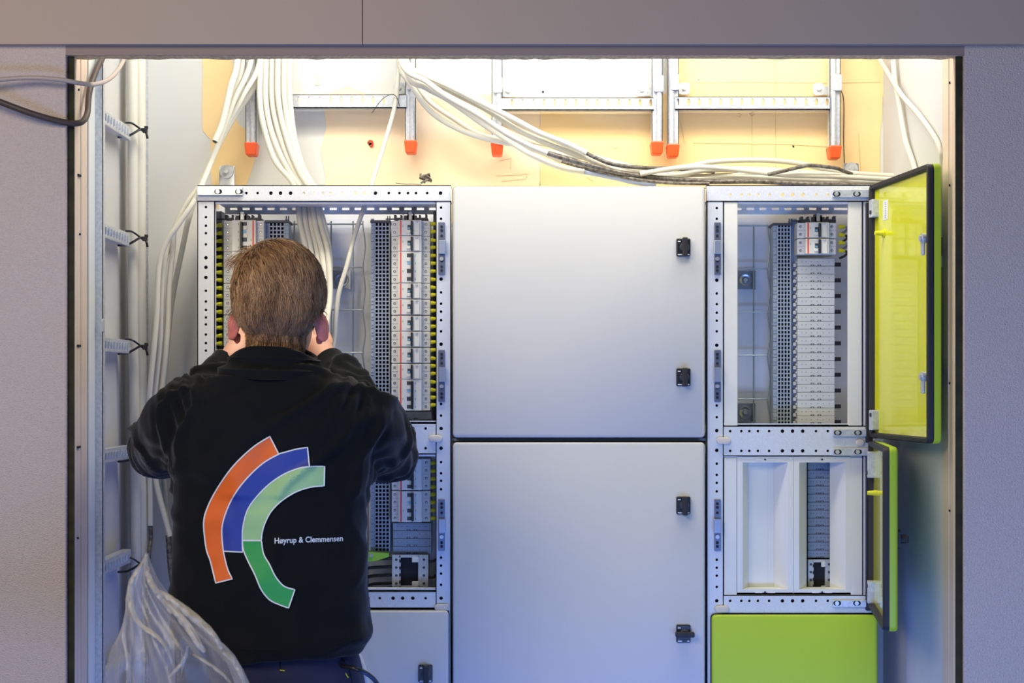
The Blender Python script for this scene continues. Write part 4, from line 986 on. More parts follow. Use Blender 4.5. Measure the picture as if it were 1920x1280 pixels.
# ---- body
mb = MB()
ell(mb, hc+Vector((0, 0.006, 0.012)), (0.0775, 0.094, 0.090))
ell(mb, hc+Vector((0, -0.020, -0.022)), (0.070, 0.070, 0.062))
ell(mb, hc+Vector((0, 0.045, -0.055)), (0.058, 0.052, 0.070))        # jaw and face
ell(mb, hc+Vector((0, 0.078, -0.100)), (0.024, 0.018, 0.020))        # chin
ell(mb, hc+Vector((0, 0.102, -0.035)), (0.011, 0.016, 0.022)); ell(mb, hc+Vector((0, 0.108, -0.050)), (0.015, 0.012, 0.010))   # nose
ell(mb, hc+Vector((0, 0.095, -0.075)), (0.023, 0.010, 0.005)); ell(mb, hc+Vector((0, 0.093, -0.084)), (0.020, 0.010, 0.006))   # lips
for s in (-1, 1):
    ell(mb, hc+Vector((s*0.030, 0.088, -0.006)), (0.020, 0.010, 0.006))   # brow
    ell(mb, hc+Vector((s*0.042, 0.070, -0.045)), (0.018, 0.018, 0.018))   # cheek
    ell(mb, hc+Vector((s*0.030, 0.083, -0.022)), (0.014, 0.009, 0.009))   # lids
    Rz = Matrix.Rotation(s*math.radians(-48), 3, 'Z') @ Matrix.Rotation(s*math.radians(-12), 3, 'Y')
    ec = hc+Vector((s*0.0815, -0.004, -0.053+(0.002 if s < 0 else 0)))
    ell(mb, ec, (0.0055, 0.0175, 0.030), Rz); ell(mb, ec+Vector((s*-0.006, 0.006, -0.022)), (0.006, 0.008, 0.012), Rz)
    ell(mb, ec+Vector((s*0.003, -0.006, 0.010)), (0.004, 0.012, 0.018), Rz)
nb = Vector((X(517, DT), 2.91, Z(700, DT)))
limb(mb, [hc+Vector((0, -0.018, -0.055)), hc+Vector((-0.002, -0.022, -0.105)), nb+Vector((0, 0, -0.04))], [0.050, 0.051, 0.062], 20)
loft(mb, [(0.90, CX, 2.92, .14, .09), (1.00, CX, 2.92, .145, .09), (1.15, CX, 2.91, .14, .085), (1.30, CX, 2.90, .155, .09), (1.42, CX, 2.91, .165, .08), (1.48, CX, 2.91, .12, .065), (1.52, CX, 2.91, .06, .05)])
limb(mb, [SL, (SL+EL)/2, EL], [.050, .046, .040]); limb(mb, [SR, (SR+ER)/2, ER], [.050, .046, .040])
limb(mb, [EL, P(372, 765, 3.27), P(404, 705, 3.34), WL], [.040, .036, .026, .026]); limb(mb, [ER, P(668, 758, 3.28), P(632, 700, 3.35), WR], [.040, .036, .026, .026])
def hand(mb, wrist, palm, tip, side, thumb):
    """palm ellipsoid, four unequal curled fingers, a thumb from the side"""
    d = (palm-wrist).normalized(); lat = Vector((0, 0, 1)).cross(d); 
    lat = (Vector((side, 0.25, 0)) - d*Vector((side, 0.25, 0)).dot(d)).normalized(); nrm = d.cross(lat).normalized()
    R_ = Matrix((lat, d, nrm)).transposed()
    ell(mb, palm, (0.039, 0.050, 0.016), R_)
    ell(mb, palm+d*0.018, (0.040, 0.030, 0.014), R_)
    limb(mb, [wrist, wrist.lerp(palm, .6)], [.027, .026], 14)
    inward = (tip-palm).normalized()
    for k, (ln, off) in enumerate(((0.072, -0.030), (0.080, -0.010), (0.074, 0.010), (0.058, 0.029))):
        b = palm+d*0.038+lat*off
        f1 = (d*0.8+inward*0.5+lat*off*4).normalized(); f2 = (d*0.4+inward*1.0).normalized(); f3 = (inward*1.0-d*0.2).normalized()
        p1 = b+f1*ln*0.45; p2 = p1+f2*ln*0.32; p3 = p2+f3*ln*0.25
        limb(mb, [b-f1*0.02, b, p1, p2, p3], [.0095, .0095, .0088, .0078, .0066], 10, 4)
    b = palm-d*0.010-lat*0.034*thumb*-1*-1
    t1 = b+(-lat*thumb*0.7+d*0.7+inward*0.3).normalized()*0.036; t2 = t1+(d*0.8+inward*0.7).normalized()*0.028
    limb(mb, [b+lat*thumb*0.012, b, t1, t2], [.013, .013, .0105, .0085], 10, 4)
PL, PR = P(460, 632, 3.405), P(590, 634, 3.415)
hand(mb, WL, PL, P(505, 596, 3.50), -1, 1)
hand(mb, WR, PR, P(560, 600, 3.50), 1, 1)
for s in (-1, 1):
    hx = CX+s*0.085
    limb(mb, [(hx, 2.92, 0.90), (hx+s*0.01, 2.91, 0.50), (hx+s*0.02, 2.93, 0.10)], [.075, .055, .036])
    ell(mb, (hx+s*0.025, 2.99, 0.05), (0.038, 0.11, 0.032))
body = remeshed(mb, 'body', 0.0042, skin, man, 4, 0.5)
a_ = body.data.attributes.new('redness', 'FLOAT', 'POINT'); off = offset(body)
for i, v in enumerate(body.data.vertices):
    q = v.co+off-hc; a = max(0, min(1, (abs(q.x)-0.068)/0.006)) if (q.z < -0.01 and q.z > -0.1 and abs(q.y) < 0.04) else 0
    a_.data[i].value = a*0.85
for s in (-1, 1):
    mb = MB(); ell(mb, hc+Vector((s*0.030, 0.0875, -0.022)), (0.009, 0.008, 0.0065)); mb.build('eye', M['label'], body, True)
# ---- jacket
mb = MB()
def jr(y, xl, xr, hd, cy=2.905):
    return (Z(y, DT), (X(xl, DT)+X(xr, DT))/2, cy, (X(xr, DT)-X(xl, DT))/2, hd)
loft(mb, [jr(1226, 350, 676, .112), jr(1214, 336, 688, .122), jr(1195, 329, 693, .126), jr(1160, 323, 691, .124), jr(1120, 321, 689, .120), jr(1060, 325, 686, .116),
          jr(1000, 325, 684, .115), jr(940, 327, 687, .116), jr(890, 328, 692, .120), jr(840, 322, 700, .122), jr(790, 318, 702, .118), jr(750, 335, 690, .105),
          jr(728, 372, 668, .092), jr(712, 405, 630, .080), jr(700, 430, 606, .070), jr(692, 437, 598, .066)], 48, 2.4)
limb(mb, [Vector((CX-.09, 2.91, SL.z-.005)), SL, SL.lerp(EL, .55)+Vector((-0.004, 0, -0.004)), EL], [.075, .078, .070, .060], 22)
limb(mb, [Vector((CX+.09, 2.91, SR.z-.005)), SR, SR.lerp(ER, .55)+Vector((0.004, 0, -0.004)), ER], [.075, .078, .070, .058], 22)
ML, MR = P(372, 765, 3.27), P(668, 758, 3.28)
limb(mb, [EL, ML, P(404, 705, 3.34), P(420, 686, 3.352)], [.060, .052, .040, .034], 20); limb(mb, [ER, MR, P(632, 700, 3.35), P(620, 684, 3.365)], [.058, .050, .040, .034], 20)
def folds(p, n_):
    v = 0.0
    v += 0.0045*(noise.noise(Vector((p.x*9, p.y*9, p.z*16)))) + 0.003*noise.noise(Vector((p.x*22+3, p.y*22, p.z*30)))
    r_ = 1-abs(noise.noise(Vector((p.x*7+p.z*5, p.y*7, p.z*9-p.x*6)))) ; v += 0.011*max(0, r_-0.84)/0.16*(1 if p.z > 1.3 else 0.35)
    # waist blousing and armpit creases
    if p.z < 1.18: v += 0.0035*math.sin((p.z+0.03*noise.noise(Vector((p.x*6, 0, p.z*4))))*110)*max(0, (1.18-p.z)/0.18)
    for c_, s in ((P(330, 885, 2.95), 1), (P(700, 890, 2.95), 1)):
        dd = (p-c_).length
        if dd < 0.12: v += 0.005*math.sin(dd*150)*(1-dd/0.12)
    if p.z > 1.40 and p.y < 2.95:
        for sx, ph in ((P(345, 0, 2.9).x, 1), (P(668, 0, 2.9).x, -1)):
            w_ = max(0, 1-abs(p.x-sx)/0.07)*max(0, 1-abs(p.z-1.47)/0.09); v += 0.006*w_*math.sin((p.x*ph+0.35*p.z)*230+3*noise.noise(p*9))
    for c_ in (EL, ER, ML, MR):
        dd = (p-c_).length
        if dd < 0.13: v += 0.0062*math.sin((p.z*0.8+p.y*1.0+p.x*0.4*(1 if c_.x > CX else -1))*150+2*noise.noise(p*12))*(1-dd/0.13)
    return v
jk = remeshed(mb, 'jacket', 0.0065, M['jacket'], man, 7, 0.5, folds)
# collar: thick stand-up band
mb = MB(); n = 48; rings = []
cc = Vector((X(512, 2.90), 2.915, 0))
prof = [(0.030, 1.512), (0.030, 1.528), (0.016, 1.534), (0.011, 1.545), (0.013, 1.551), (0.0085, 1.556), (0.0075, 1.563), (0.006, 1.569), (0.001, 1.5725), (-0.004, 1.570), (-0.006, 1.55), (-0.006, 1.51)]
vs = []
for (e, z) in prof:
    for k in range(n):
        a = 2*math.pi*k/n
        wob = 0.0016*math.sin(a*5+z*160)+0.001*noise.noise(Vector((a*2, z*60, 0)))
        vs.append(cc+Vector(((0.0735+e+wob)*math.cos(a), (0.066+e+wob)*math.sin(a), z+0.004*math.sin(a)-0.003*math.cos(a)-0.022*abs(math.cos(a))**3*max(0, (z-1.545)/0.028))))
m_ = len(prof)
mb.add(vs, [(i*n+k, i*n+(k+1) % n, ((i+1) % m_)*n+(k+1) % n, ((i+1) % m_)*n+k) for i in range(m_) for k in range(n)])
mb.build('collar', M['jacket'], man, True)
for (W_, E_, r_) in ((P(424, 681, 3.356), P(404, 705, 3.34), .0335), (P(617, 680, 3.368), P(632, 700, 3.35), .0335)):
    ax = (W_-E_).normalized(); mb = MB(); u = ax.orthogonal().normalized(); v_ = ax.cross(u); vs = []; n = 28
    pr = [(0.0, -0.035, .001), (0.0, -0.02, .0025), (0, -0.018, .0005), (0, 0.004, .002), (0, 0.010, 0.0), (0, 0.008, -0.005), (0, -0.03, -.005)]
    for (_, h, e) in pr:
        for k in range(n):
            a = 2*math.pi*k/n; rr_ = r_+e; vs.append(W_+ax*h+(u*math.cos(a)+v_*math.sin(a))*rr_)
    m_ = len(pr); mb.add(vs, [(i*n+k, i*n+(k+1) % n, ((i+1) % m_)*n+(k+1) % n, ((i+1) % m_)*n+k) for i in range(m_) for k in range(n)])
    mb.build('cuff', M['jacket'], jk, True)
# ---- trousers
mb = MB()
loft(mb, [(0.83, CX, 2.92, .168, .112), (0.93, CX+.002, 2.915, .172, .12), (1.00, CX, 2.915, .160, .108), (1.035, CX, 2.915, .150, .10)])
for s in (-1, 1):
    hx = CX+s*0.088
    limb(mb, [(hx, 2.92, 0.86), (hx+s*0.01, 2.91, 0.5), (hx+s*0.02, 2.935, 0.09)], [.092, .072, .062], 20)
def tf(p, n_): return 0.004*noise.noise(Vector((p.x*14, p.y*14, p.z*9)))+0.003*noise.noise(Vector((p.x*30, p.y*30, p.z*40)))
tr = remeshed(mb, 'trousers', 0.009, M['trouser'], man, 5, 0.5, tf)
tb = bvh_of(tr); jb = bvh_of(jk)
cam_o = Vector((0, 0, ZC))
def onto(bv, px, py, lift=0.0015, default=2.79):
    d = Vector(((px-960)/F, 1, (HZ-py)/F)).normalized()
    h = bv.ray_cast(cam_o, d, 6)
    if h[0] is None: return P(px, py, default)
    p = h[0]; return p+h[1]*0-d*lift
for (a, b) in (((525,1231),(538,1232)), ((525,1256),(534,1257)), ((648,1262),(653,1270))):
    mb = MB(); mb.tube([onto(tb, *a), onto(tb, *b)], 0.0009, 5); mb.build('stitch', M['yferr'], tr)
mb = MB(); 
for pts in ([(525,1240),(527,1290)], [(640,1232),(655,1255),(662,1290)], [(430,1240),(440,1300)]):
    mb = MB(); mb.tube([onto(tb, a, b, 0.0005) for a, b in pts], 0.0011, 5); mb.build('seam', M['jacket'], tr)
for s in (-1, 1):
    mb = MB(); hx = CX+s*0.113
    ell(mb, (hx, 2.98, 0.055), (0.050, 0.135, 0.055)); ell(mb, (hx, 2.90, 0.08), (0.045, 0.05, 0.06)); ell(mb, (hx, 3.0, 0.015), (0.052, 0.14, 0.014))
    sh = remeshed(mb, 'shoe', 0.006, M['shoe'], man, 4)
# jacket seams
mb = MB()
for pts in ([(690,740),(700,790),(702,840),(694,890)], [(345,735),(326,790),(318,850),(326,890)], [(330,1196),(400,1212),(500,1218),(600,1212),(688,1192)]):
    mb = MB(); mb.tube([onto(jb, p.x, p.y, 0.0) for p in spline([Vector((a, b, 0)) for a, b in pts], 10)], 0.0009, 5); mb.build('seam', M['jacket'], jk, True)
# ---- print on the back
def C7(a, b): return Vector((220+a/2.56, 780+b/2.56, 0))
def resample(pts, n):
    s_ = spline(pts, 8); L = [0]
    for i in range(1, len(s_)): L.append(L[-1]+(s_[i]-s_[i-1]).length)
    out = []; j = 0
    for k in range(n+1):
        t = L[-1]*k/n
        while j < len(L)-2 and L[j+1] < t: j += 1
        f = (t-L[j])/max(L[j+1]-L[j], 1e-9); out.append(s_[j].lerp(s_[j+1], max(0, min(1, f))))
    return out
def band(name, outer, inner, m, parent, n=48, k=7):
    A = resample([C7(*p) for p in outer], n); B_ = resample([C7(*p) for p in inner], n)
    mb = MB(); vs = [onto(jb, *(A[i].lerp(B_[i], j/k)).to_2d(), 0.0030) for i in range(n+1) for j in range(k+1)]
    vb = [Vector(v)+Vector((0, 0.0012, 0)) for v in vs]
    w1 = k+1; fs = [(i*w1+j, i*w1+j+1, (i+1)*w1+j+1, (i+1)*w1+j) for i in range(n) for j in range(k)]
    mb.add(vs, fs); o_ = mb.build(name, m, parent, True)
    loop = A+[A[-1].lerp(B_[-1], t/4) for t in range(1, 4)]+list(reversed(B_))+[B_[0].lerp(A[0], t/4) for t in range(1, 4)]
    m2 = MB(); pts3 = [onto(jb, p.x, p.y, 0.0032) for p in loop]; pts3.append(pts3[0]); nn = len(pts3); hw = 1.15*K(2.79); vs = []
    for i, p in enumerate(pts3):
        a = pts3[(i-1) % (nn-1)]; b = pts3[(i+1) % (nn-1)]; t = (b-a); t.y = 0; t.normalize(); s_ = Vector((-t.z, 0, t.x))
        vs += [p-s_*hw+Vector((0, -.0004, 0)), p+s_*hw+Vector((0, -.0004, 0))]
    m2.add(vs, [(2*i, 2*i+1, 2*i+3, 2*i+2) for i in range(nn-1)])
    m2.build('outline', M['label'], o_)
    return o_
pr = {k: mat('print_'+k, c, 0.6, bump=(900, 0.2, 0.0004)) for k, c in (('orange', rgb(238, 104, 26)), ('blue', rgb(42, 62, 148)), ('pale_green', rgb(160, 200, 134)), ('green', rgb(44, 158, 74)))}
oi = [(775,182),(700,225),(620,300),(560,380),(522,460),(503,530),(503,590),(508,640),(518,690),(532,740),(552,780)]
band('orange_arc', [(732,97),(650,150),(560,235),(490,330),(440,420),(415,500),(420,590),(430,650),(445,690),(460,750),(472,800)], oi, pr['orange'], jk)['label'] = 'orange arc of the printed logo'
bi = [(922,242),(870,250),(800,278),(730,325),(670,385),(625,450),(603,530),(600,590),(601,652)]
band('blue_arc', [(913,150),(860,158),(800,174),(775,182),(700,225),(620,300),(560,380),(522,460),(503,530),(503,590),(509,648)], bi, pr['blue'], jk)['label'] = 'blue arc of the printed logo'
band('pale_green_arc', [(995,241),(922,242),(870,250),(800,278),(730,325),(670,385),(625,450),(603,530),(600,595)], [(993,334),(930,340),(860,362),(790,405),(740,455),(710,510),(695,560),(692,596)], pr['pale_green'], jk)['label'] = 'pale green arc of the printed logo'
band('green_tail', [(600,597),(605,640),(625,690),(660,760),(690,830),(730,880),(780,905),(822,920)], [(692,597),(702,660),(730,710),(760,770),(800,815),(852,832)], pr['green'], jk)['label'] = 'green tail of the printed logo'
tcu = bpy.data.curves.new('t', 'FONT'); tcu.body = 'Høyrup & Clemmensen'; tcu.resolution_u = 3; tcu.offset = 0.012
to = bpy.data.objects.new('t', tcu); C.objects.link(to); bpy.context.view_layer.update()
tm = bpy.data.meshes.new_from_object(to.evaluated_get(bpy.context.evaluated_depsgraph_get()))
xs = [v.co.x for v in tm.vertices]; ys = [v.co.y for v in tm.vertices]; x0_, x1_ = min(xs), max(xs)
sc = 128.0/(x1_-x0_)
me = bpy.data.meshes.new('printed_name'); off = offset(jk)
vs = []
for v in tm.vertices:
    px = 515+(v.co.x-x0_)*sc; f = (px-515)/128; py = 1018.5-v.co.y*sc*1.12-4.5*f
    vs.append(onto(jb, px, py, 0.0018)-off)
me.from_pydata(vs, [], [tuple(p.vertices) for p in tm.polygons]); me.materials.append(M['label'])
ob = bpy.data.objects.new('printed_name', me); C.objects.link(ob); ob.parent = jk; ob['label'] = 'white printed company name'
bpy.data.objects.remove(to); bpy.data.meshes.remove(tm); bpy.data.curves.remove(tcu)
# ---- hair
hm = bpy.data.materials.new('brown_hair'); hm.use_nodes = True; nt = hm.node_tree; b = nt.nodes['Principled BSDF']
at = nt.nodes.new('ShaderNodeAttribute'); at.attribute_name = 'tone'; rp = nt.nodes.new('ShaderNodeValToRGB')
rp.color_ramp.elements[0].color = rgb(86, 60, 44); rp.color_ramp.elements[1].color = rgb(216, 174, 124)
e_ = rp.color_ramp.elements.new(0.5); e_.color = rgb(160, 120, 84)
nt.links.new(at.outputs['Fac'], rp.inputs[0]); nt.links.new(rp.outputs[0], b.inputs['Base Color']); b.inputs['Roughness'].default_value = 0.42; b.inputs['Specular IOR Level'].default_value = 0.5
under = mat('hair_undercoat', rgb(96, 69, 50), 0.8, bump=(600, 0.6, 0.001, (1, 1, 0.15)))
bb = bvh_of(body)
def zmin(q):
    y = q.y
    if y < -0.025: return -0.104+0.10*max(0, abs(q.x)-0.050)
    if y < 0.018: return -0.104+(y+0.025)/0.043*0.084
    if y < 0.05: return -0.020+(y-0.018)/0.032*0.045
    return 0.025+(y-0.05)*1.1
def ishair(q):
    if q.z < zmin(q): return False
    if abs(q.x) > 0.066 and q.z < -0.020 and q.y > -0.036: return False
    return True
off = offset(body); vmap = {}; vs = []; fs = []
vn = [v.normal for v in body.data.vertices]
def thick(q):
    t = 0.0035+0.0085*max(0, min(1, (q.z+0.07)/0.10))
    return t
for p in body.data.polygons:
    c = p.center+off-hc
    if c.length > 0.16 or c.z < -0.11 or not ishair(c): continue
    f = []
    for i in p.vertices:
        if i not in vmap:
            co = body.data.vertices[i].co+off; vmap[i] = len(vs)
            q = co-hc; edge = max(0, min(1, (q.z-zmin(q))/0.02))
            vs.append(co+vn[i]*(0.0006+thick(q)*(0.35+0.2*max(0, min(1, (q.z+.07)/.1)))*edge))
        f.append(vmap[i])
    fs.append(tuple(f))
mb = MB(); mb.add(vs, fs); hair = mb.build('hair', under, man, True)
whorl = Vector((-0.022, 0.050, 0.092))
cand = [p for p in body.data.polygons if (p.center+off-hc).length < 0.16 and (p.center+off-hc).z > -0.11 and ishair(p.center+off-hc)]
vs = []; fs = []; tone = []
def strand(path, r, tn):
    n0 = len(vs); m = len(path)
    for i, p in enumerate(path):
        t = (path[min(i+1, m-1)]-path[max(i-1, 0)]).normalized(); u = t.orthogonal().normalized(); v = t.cross(u); rr_ = r*(1-0.75*(i/(m-1))**2)
        for k in range(3):
            a = 2.094*k; vs.append(p+(u*math.cos(a)+v*math.sin(a))*rr_); tone.append(tn)
    for i in range(m-1):
        for k in range(3): fs.append((n0+i*3+k, n0+i*3+(k+1) % 3, n0+(i+1)*3+(k+1) % 3, n0+(i+1)*3+k))
NS = 12000
for s in range(NS):
    p = random.choice(cand); co = p.center+off; q = co-hc
    if q.y > 0.07 and random.random() < 0.4: continue
    clump = noise.noise(q*28); tn = max(0, min(1, 0.48+0.5*noise.noise(Vector((q.x*60, q.y*60, q.z*14)))+random.uniform(-0.25, 0.25)+0.15*max(0, q.z/0.09)-0.10*max(0, -q.z/0.08)))  # random strand tone, plus painted light: paler crown, darker nape
    h = max(0, min(1, (q.z+0.075)/0.12)); L = 0.014+0.040*h+random.uniform(-.004, .006)
    steps = 7; path = []; cur = co; th = thick(q)*(0.55+0.5*random.random())
    dirn = (q-whorl); grav = Vector((-0.25*h, 0.0, -1.0))
    for i in range(steps):
        hit = bb.find_nearest(cur)
        if hit[0] is None: break
        n_ = hit[1]; lift = th*min(1, 0.35+i*0.25) + (0.002 if i == steps-1 else 0)
        path.append(hit[0]+n_*lift)
        d_ = (hit[0]-hc-whorl); d_ = d_.normalized()*0.75+grav*(0.35+0.5*(1-h))
        lk = Vector((round(q.x*55)/55, round(q.y*55)/55, round(q.z*40)/40)) if s % 3 else q
        d_ += Vector((noise.noise(lk*37), noise.noise(lk*37+Vector((9, 0, 0))), noise.noise(lk*37+Vector((0, 9, 0)))))*(0.45+0.65*h)
        if q.z > 0.02: d_ += Vector((0.7*max(-0.5, min(1, (q.x+0.055)/0.05))+0.45*noise.noise(lk*25), 0, 0.0))*min(1, (q.z-0.02)/0.06)*(1-i/steps)
        d_ += Vector((random.uniform(-.10, .10), random.uniform(-.10, .10), random.uniform(-.10, .10)))
        d_ = d_-n_*d_.dot(n_)
        if d_.length < 1e-4: break
        cur = hit[0]+d_.normalized()*(L/(steps-1))
    if len(path) > 3: strand(path, random.choice((0.0005, 0.0007, 0.0010)), tn)
for k in range(110):   # forelock and stray hairs standing out at the left
    a = P(486+random.uniform(-26, 26), 468+random.uniform(-10, 20), 2.95+random.uniform(-.02, .02))
    e = P(428+random.uniform(-6, 26), 490+random.uniform(-6, 12), 2.97+random.uniform(-.02, .02))
    mid = a.lerp(e, 0.5)+Vector((0, 0, 0.006+random.uniform(-.003, .004)))
    strand(spline([a, mid, e, e+Vector((-0.003, 0, -random.uniform(0.0, 0.012)))], 4), 0.0005, random.uniform(.5, .95))
me = bpy.data.meshes.new('hair_strands'); off = offset(hair); me.from_pydata([v-off for v in vs], [], fs); me.materials.append(hm)
ta = me.attributes.new('tone', 'FLOAT', 'POINT'); ta.data.foreach_set('value', tone)
me.polygons.foreach_set('use_smooth', [True]*len(me.polygons))
ob = bpy.data.objects.new('hair_strands', me); C.objects.link(ob); ob.parent = hair; ob['kind'] = 'stuff'
# strap hanging from the hip and the cable end behind it
cable('tool_strap', [(640,1248,2.84),(668,1254,2.82),(690,1264,2.85),(706,1280,2.88),(716,1310,2.9),(706,1420,2.93)], 0.0042, M['black'], 'black strap hanging from the trousers at the right hip', cat='strap')
cable('cream_cable', [(664,1170,3.44),(668,1212,3.44),(678,1240,3.44),(686,1268,3.44),(692,1330,3.45),(696,1600,3.46)], 0.0052, M['cable'], 'cream cable end showing between trousers and the bottom left grey door')

# ------------------------------------------------------------------ plastic bag on a bench
bench = thing('work_bench', 'wooden work bench below the frame, carrying the plastic bag', 'bench', (X(345, 2.45), 2.45, 0))
bz = 0.90
mb = MB(); mb.box(X(345, 2.45)-0.25, X(345, 2.45)+0.2, 2.28, 2.62, bz-0.025, bz); mb.build('bench_top', M['jamb'], bench)
for sx in (-0.23, 0.18):
    for sy in (2.30, 2.60):
        mb = MB(); mb.box(X(345, 2.45)+sx-0.02, X(345, 2.45)+sx+0.02, sy-0.02, sy+0.02, 0, bz-0.025); mb.build('leg', M['jamb'], bench)
DBG = 2.45
bagm = bpy.data.materials.new('clear_plastic'); bagm.use_nodes = True; nt = bagm.node_tree; nt.nodes.clear()
out = nt.nodes.new('ShaderNodeOutputMaterial'); tr_ = nt.nodes.new('ShaderNodeBsdfTransparent'); gl = nt.nodes.new('ShaderNodeBsdfGlossy'); df = nt.nodes.new('ShaderNodeBsdfDiffuse'); tl = nt.nodes.new('ShaderNodeBsdfTranslucent')
tr_.inputs[0].default_value = (0.93, 0.93, 0.95, 1); gl.inputs['Roughness'].default_value = 0.3; df.inputs[0].default_value = rgb(240, 232, 222); tl.inputs[0].default_value = rgb(215, 212, 210)
fr_ = nt.nodes.new('ShaderNodeLayerWeight'); fr_.inputs['Blend'].default_value = 0.42
tc = nt.nodes.new('ShaderNodeTexCoord'); nz = nt.nodes.new('ShaderNodeTexNoise'); mp = nt.nodes.new('ShaderNodeMapping'); mp.inputs['Scale'].default_value = (40, 40, 14)
nt.links.new(tc.outputs['Object'], mp.inputs[0]); nt.links.new(mp.outputs[0], nz.inputs['Vector']); nz.inputs['Scale'].default_value = 1.0; nz.inputs['Detail'].default_value = 3
bp = nt.nodes.new('ShaderNodeBump'); bp.inputs['Strength'].default_value = 0.6; bp.inputs['Distance'].default_value = 0.006; nt.links.new(nz.outputs['Fac'], bp.inputs['Height'])
for n_ in (gl, df, tl): nt.links.new(bp.outputs[0], n_.inputs['Normal'])
nt.links.new(bp.outputs[0], fr_.inputs['Normal'])
s1 = nt.nodes.new('ShaderNodeMixShader'); s2 = nt.nodes.new('ShaderNodeMixShader'); s3 = nt.nodes.new('ShaderNodeMixShader')
s1.inputs[0].default_value = 0.5; nt.links.new(df.outputs[0], s1.inputs[1]); nt.links.new(tl.outputs[0], s1.inputs[2])
s2.inputs[0].default_value = 0.22; nt.links.new(s1.outputs[0], s2.inputs[1]); nt.links.new(gl.outputs[0], s2.inputs[2])
rmp = nt.nodes.new('ShaderNodeMapRange'); rmp.inputs['From Min'].default_value = 0.0; rmp.inputs['From Max'].default_value = 1.0; rmp.inputs['To Min'].default_value = 0.12; rmp.inputs['To Max'].default_value = 0.85
nt.links.new(fr_.outputs['Facing'], rmp.inputs[0]); nt.links.new(rmp.outputs[0], s3.inputs[0]); nt.links.new(tr_.outputs[0], s3.inputs[1]); nt.links.new(s2.outputs[0], s3.inputs[2]); nt.links.new(s3.outputs[0], out.inputs[0])
rows = [(1036,273,277),(1052,266,282),(1070,252,287),(1090,241,295),(1115,237,316),(1140,236,340),(1165,233,368),(1190,226,396),(1212,222,420),(1232,221,436),(1256,219,452),(1284,217,466),(1340,214,486),(1420,214,498),(1520,222,496),(1590,232,480)]
mb = MB(); n = 72; vs = []
for (y, a, b_) in rows:
    cx = X((a+b_)/2, DBG); hw = (X(b_, DBG)-X(a, DBG))/2; z = Z(y, DBG); z = max(z, bz+0.004)
    amp = min(1, (y-1036)/60)
    for k in range(n):
        t = 2*math.pi*k/n; w_ = 1+amp*(0.10*math.sin(5*t+y*0.012)+0.07*math.sin(11*t-y*0.02)+0.10*noise.noise(Vector((math.cos(t)*2, math.sin(t)*2, y*0.014))))
        if abs(math.sin(t)) < 0.35: w_ = 1+(w_-1)*0.3
        vs.append((cx+hw*w_*math.cos(t), DBG+hw*0.75*w_*math.sin(t), z+0.006*amp*noise.noise(Vector((t*2, y*0.02, 1)))))
m_ = len(rows); mb.add(vs, [(i*n+k, i*n+(k+1) % n, (i+1)*n+(k+1) % n, (i+1)*n+k) for i in range(m_-1) for k in range(n)]+[tuple(range(n))])
bag = thing('plastic_bag', 'clear crumpled plastic bag twisted to a point, standing in front of the worker', 'bag', (X(345, DBG), DBG, bz))
mb.build('film', bagm, bag, True)
foldm = mat('folded_plastic', rgb(214, 202, 180), 0.4, bump=(120, 0.9, 0.004, (1, 1, 0.4)), alpha=0.6)
def bagfold(pts, r):
    mb = MB(); S = spline([P(*p) for p in pts], 10); m = len(S); vs = []
    for i, p in enumerate(S):
        t = (S[min(i+1, m-1)]-S[max(i-1, 0)]).normalized(); s_ = t.cross(Vector((0, 1, 0))).normalized(); rr_ = r*(0.35+0.65*math.sin(math.pi*min(1, (i+2)/(m+2))))
        for k, f in enumerate((-1, -0.5, 0, 0.5, 1)):
            vs.append(p+s_*rr_*f+Vector((0, -0.006*(1-f*f)+0.004*noise.noise(Vector((i*0.35, k*1.7, r*900))), 0)))
    mb.add(vs, [(i*5+k, i*5+k+1, (i+1)*5+k+1, (i+1)*5+k) for i in range(m-1) for k in range(4)])
    mb.build('fold', foldm, bag, True)
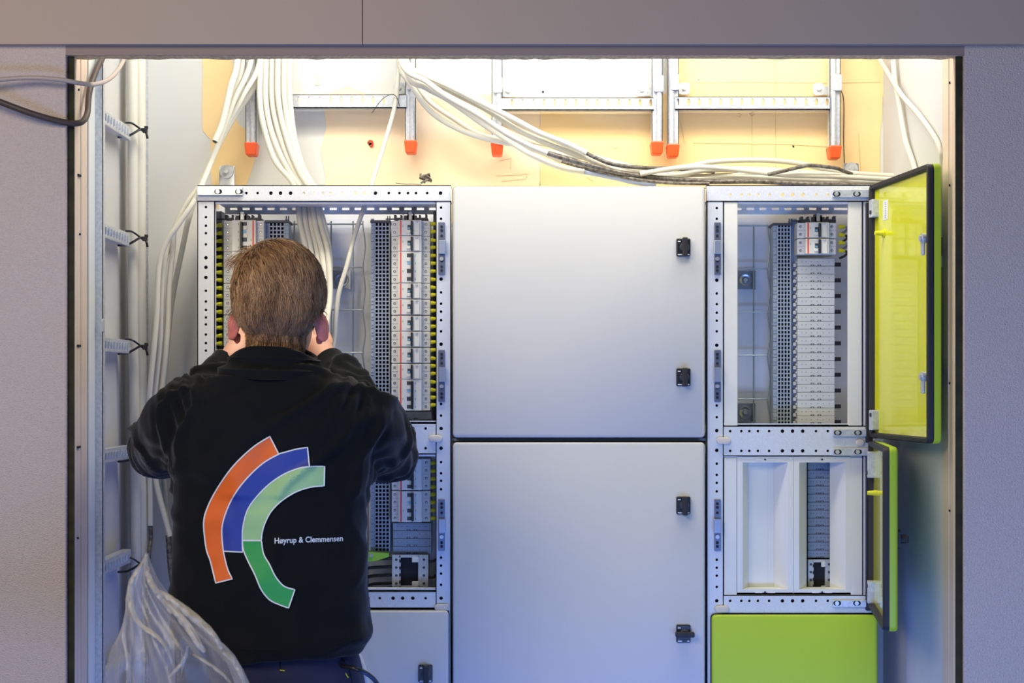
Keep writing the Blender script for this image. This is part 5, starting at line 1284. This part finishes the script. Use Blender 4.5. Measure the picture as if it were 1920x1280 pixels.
bagfold([(275,1038,2.44),(268,1058,2.43),(250,1085,2.42),(243,1115,2.41),(250,1150,2.40),(264,1172,2.39),(290,1190,2.38),(312,1215,2.37),(326,1250,2.37)], 0.0042)
bagfold([(276,1038,2.43),(274,1060,2.42),(280,1085,2.41),(292,1108,2.40),(306,1128,2.40),(322,1150,2.39)], 0.0045)
bagfold([(292,1106,2.42),(316,1120,2.41),(345,1142,2.40),(374,1165,2.39),(400,1190,2.38),(416,1216,2.38)], 0.0065)
bagfold([(306,1124,2.41),(330,1148,2.40),(352,1175,2.39),(372,1206,2.38),(384,1222,2.38)], 0.006)
bagfold([(352,1210,2.36),(346,1235,2.36),(330,1256,2.36),(318,1268,2.36)], 0.0028)
bagfold([(362,1226,2.37),(392,1244,2.37),(420,1266,2.37),(440,1290,2.37)], 0.0022)
bagfold([(418,1222,2.40),(436,1236,2.40),(450,1260,2.40),(462,1290,2.40)], 0.004)
bagfold([(236,1150,2.42),(232,1190,2.41),(240,1240,2.40),(238,1290,2.40)], 0.003)
# things in the bag
con = [('white plastic part lying in the plastic bag', 'label', (330, 1300, 2.45), 0.04), ('reddish plastic part lying in the plastic bag', 'red', (362, 1318, 2.44), 0.028), ('brown cardboard piece in the plastic bag', 'jamb', (420, 1306, 2.46), 0.03), ('second white plastic part deep in the plastic bag', 'blank', (280, 1320, 2.45), 0.035)]
for i, (l, mm, p, r) in enumerate(con):
    mb = MB(); c = P(*p); c.z = max(c.z, bz+0.006+r)
    R_ = Matrix.Rotation(random.uniform(0, 3), 3, 'Z') @ Matrix.Rotation(random.uniform(-.5, .5), 3, 'X')
    m0 = MB(); m0.rr(-r, r, -r*.6, r*.6, -r*.5, r*.5, r*.2, r*.08, 3, True); m0.cyl((0, -r*.5, 0), (0, -r*.75, 0), r*.3, 12)
    m0.v = [tuple(c+R_ @ Vector(v)) for v in m0.v]; zm = min(v[2] for v in m0.v); m0.v = [(v[0], v[1], v[2]-zm+bz+0.006) for v in m0.v]
    tag(m0.build('plastic_part', M[mm]), l, 'plastic part', 'parts inside the plastic bag')
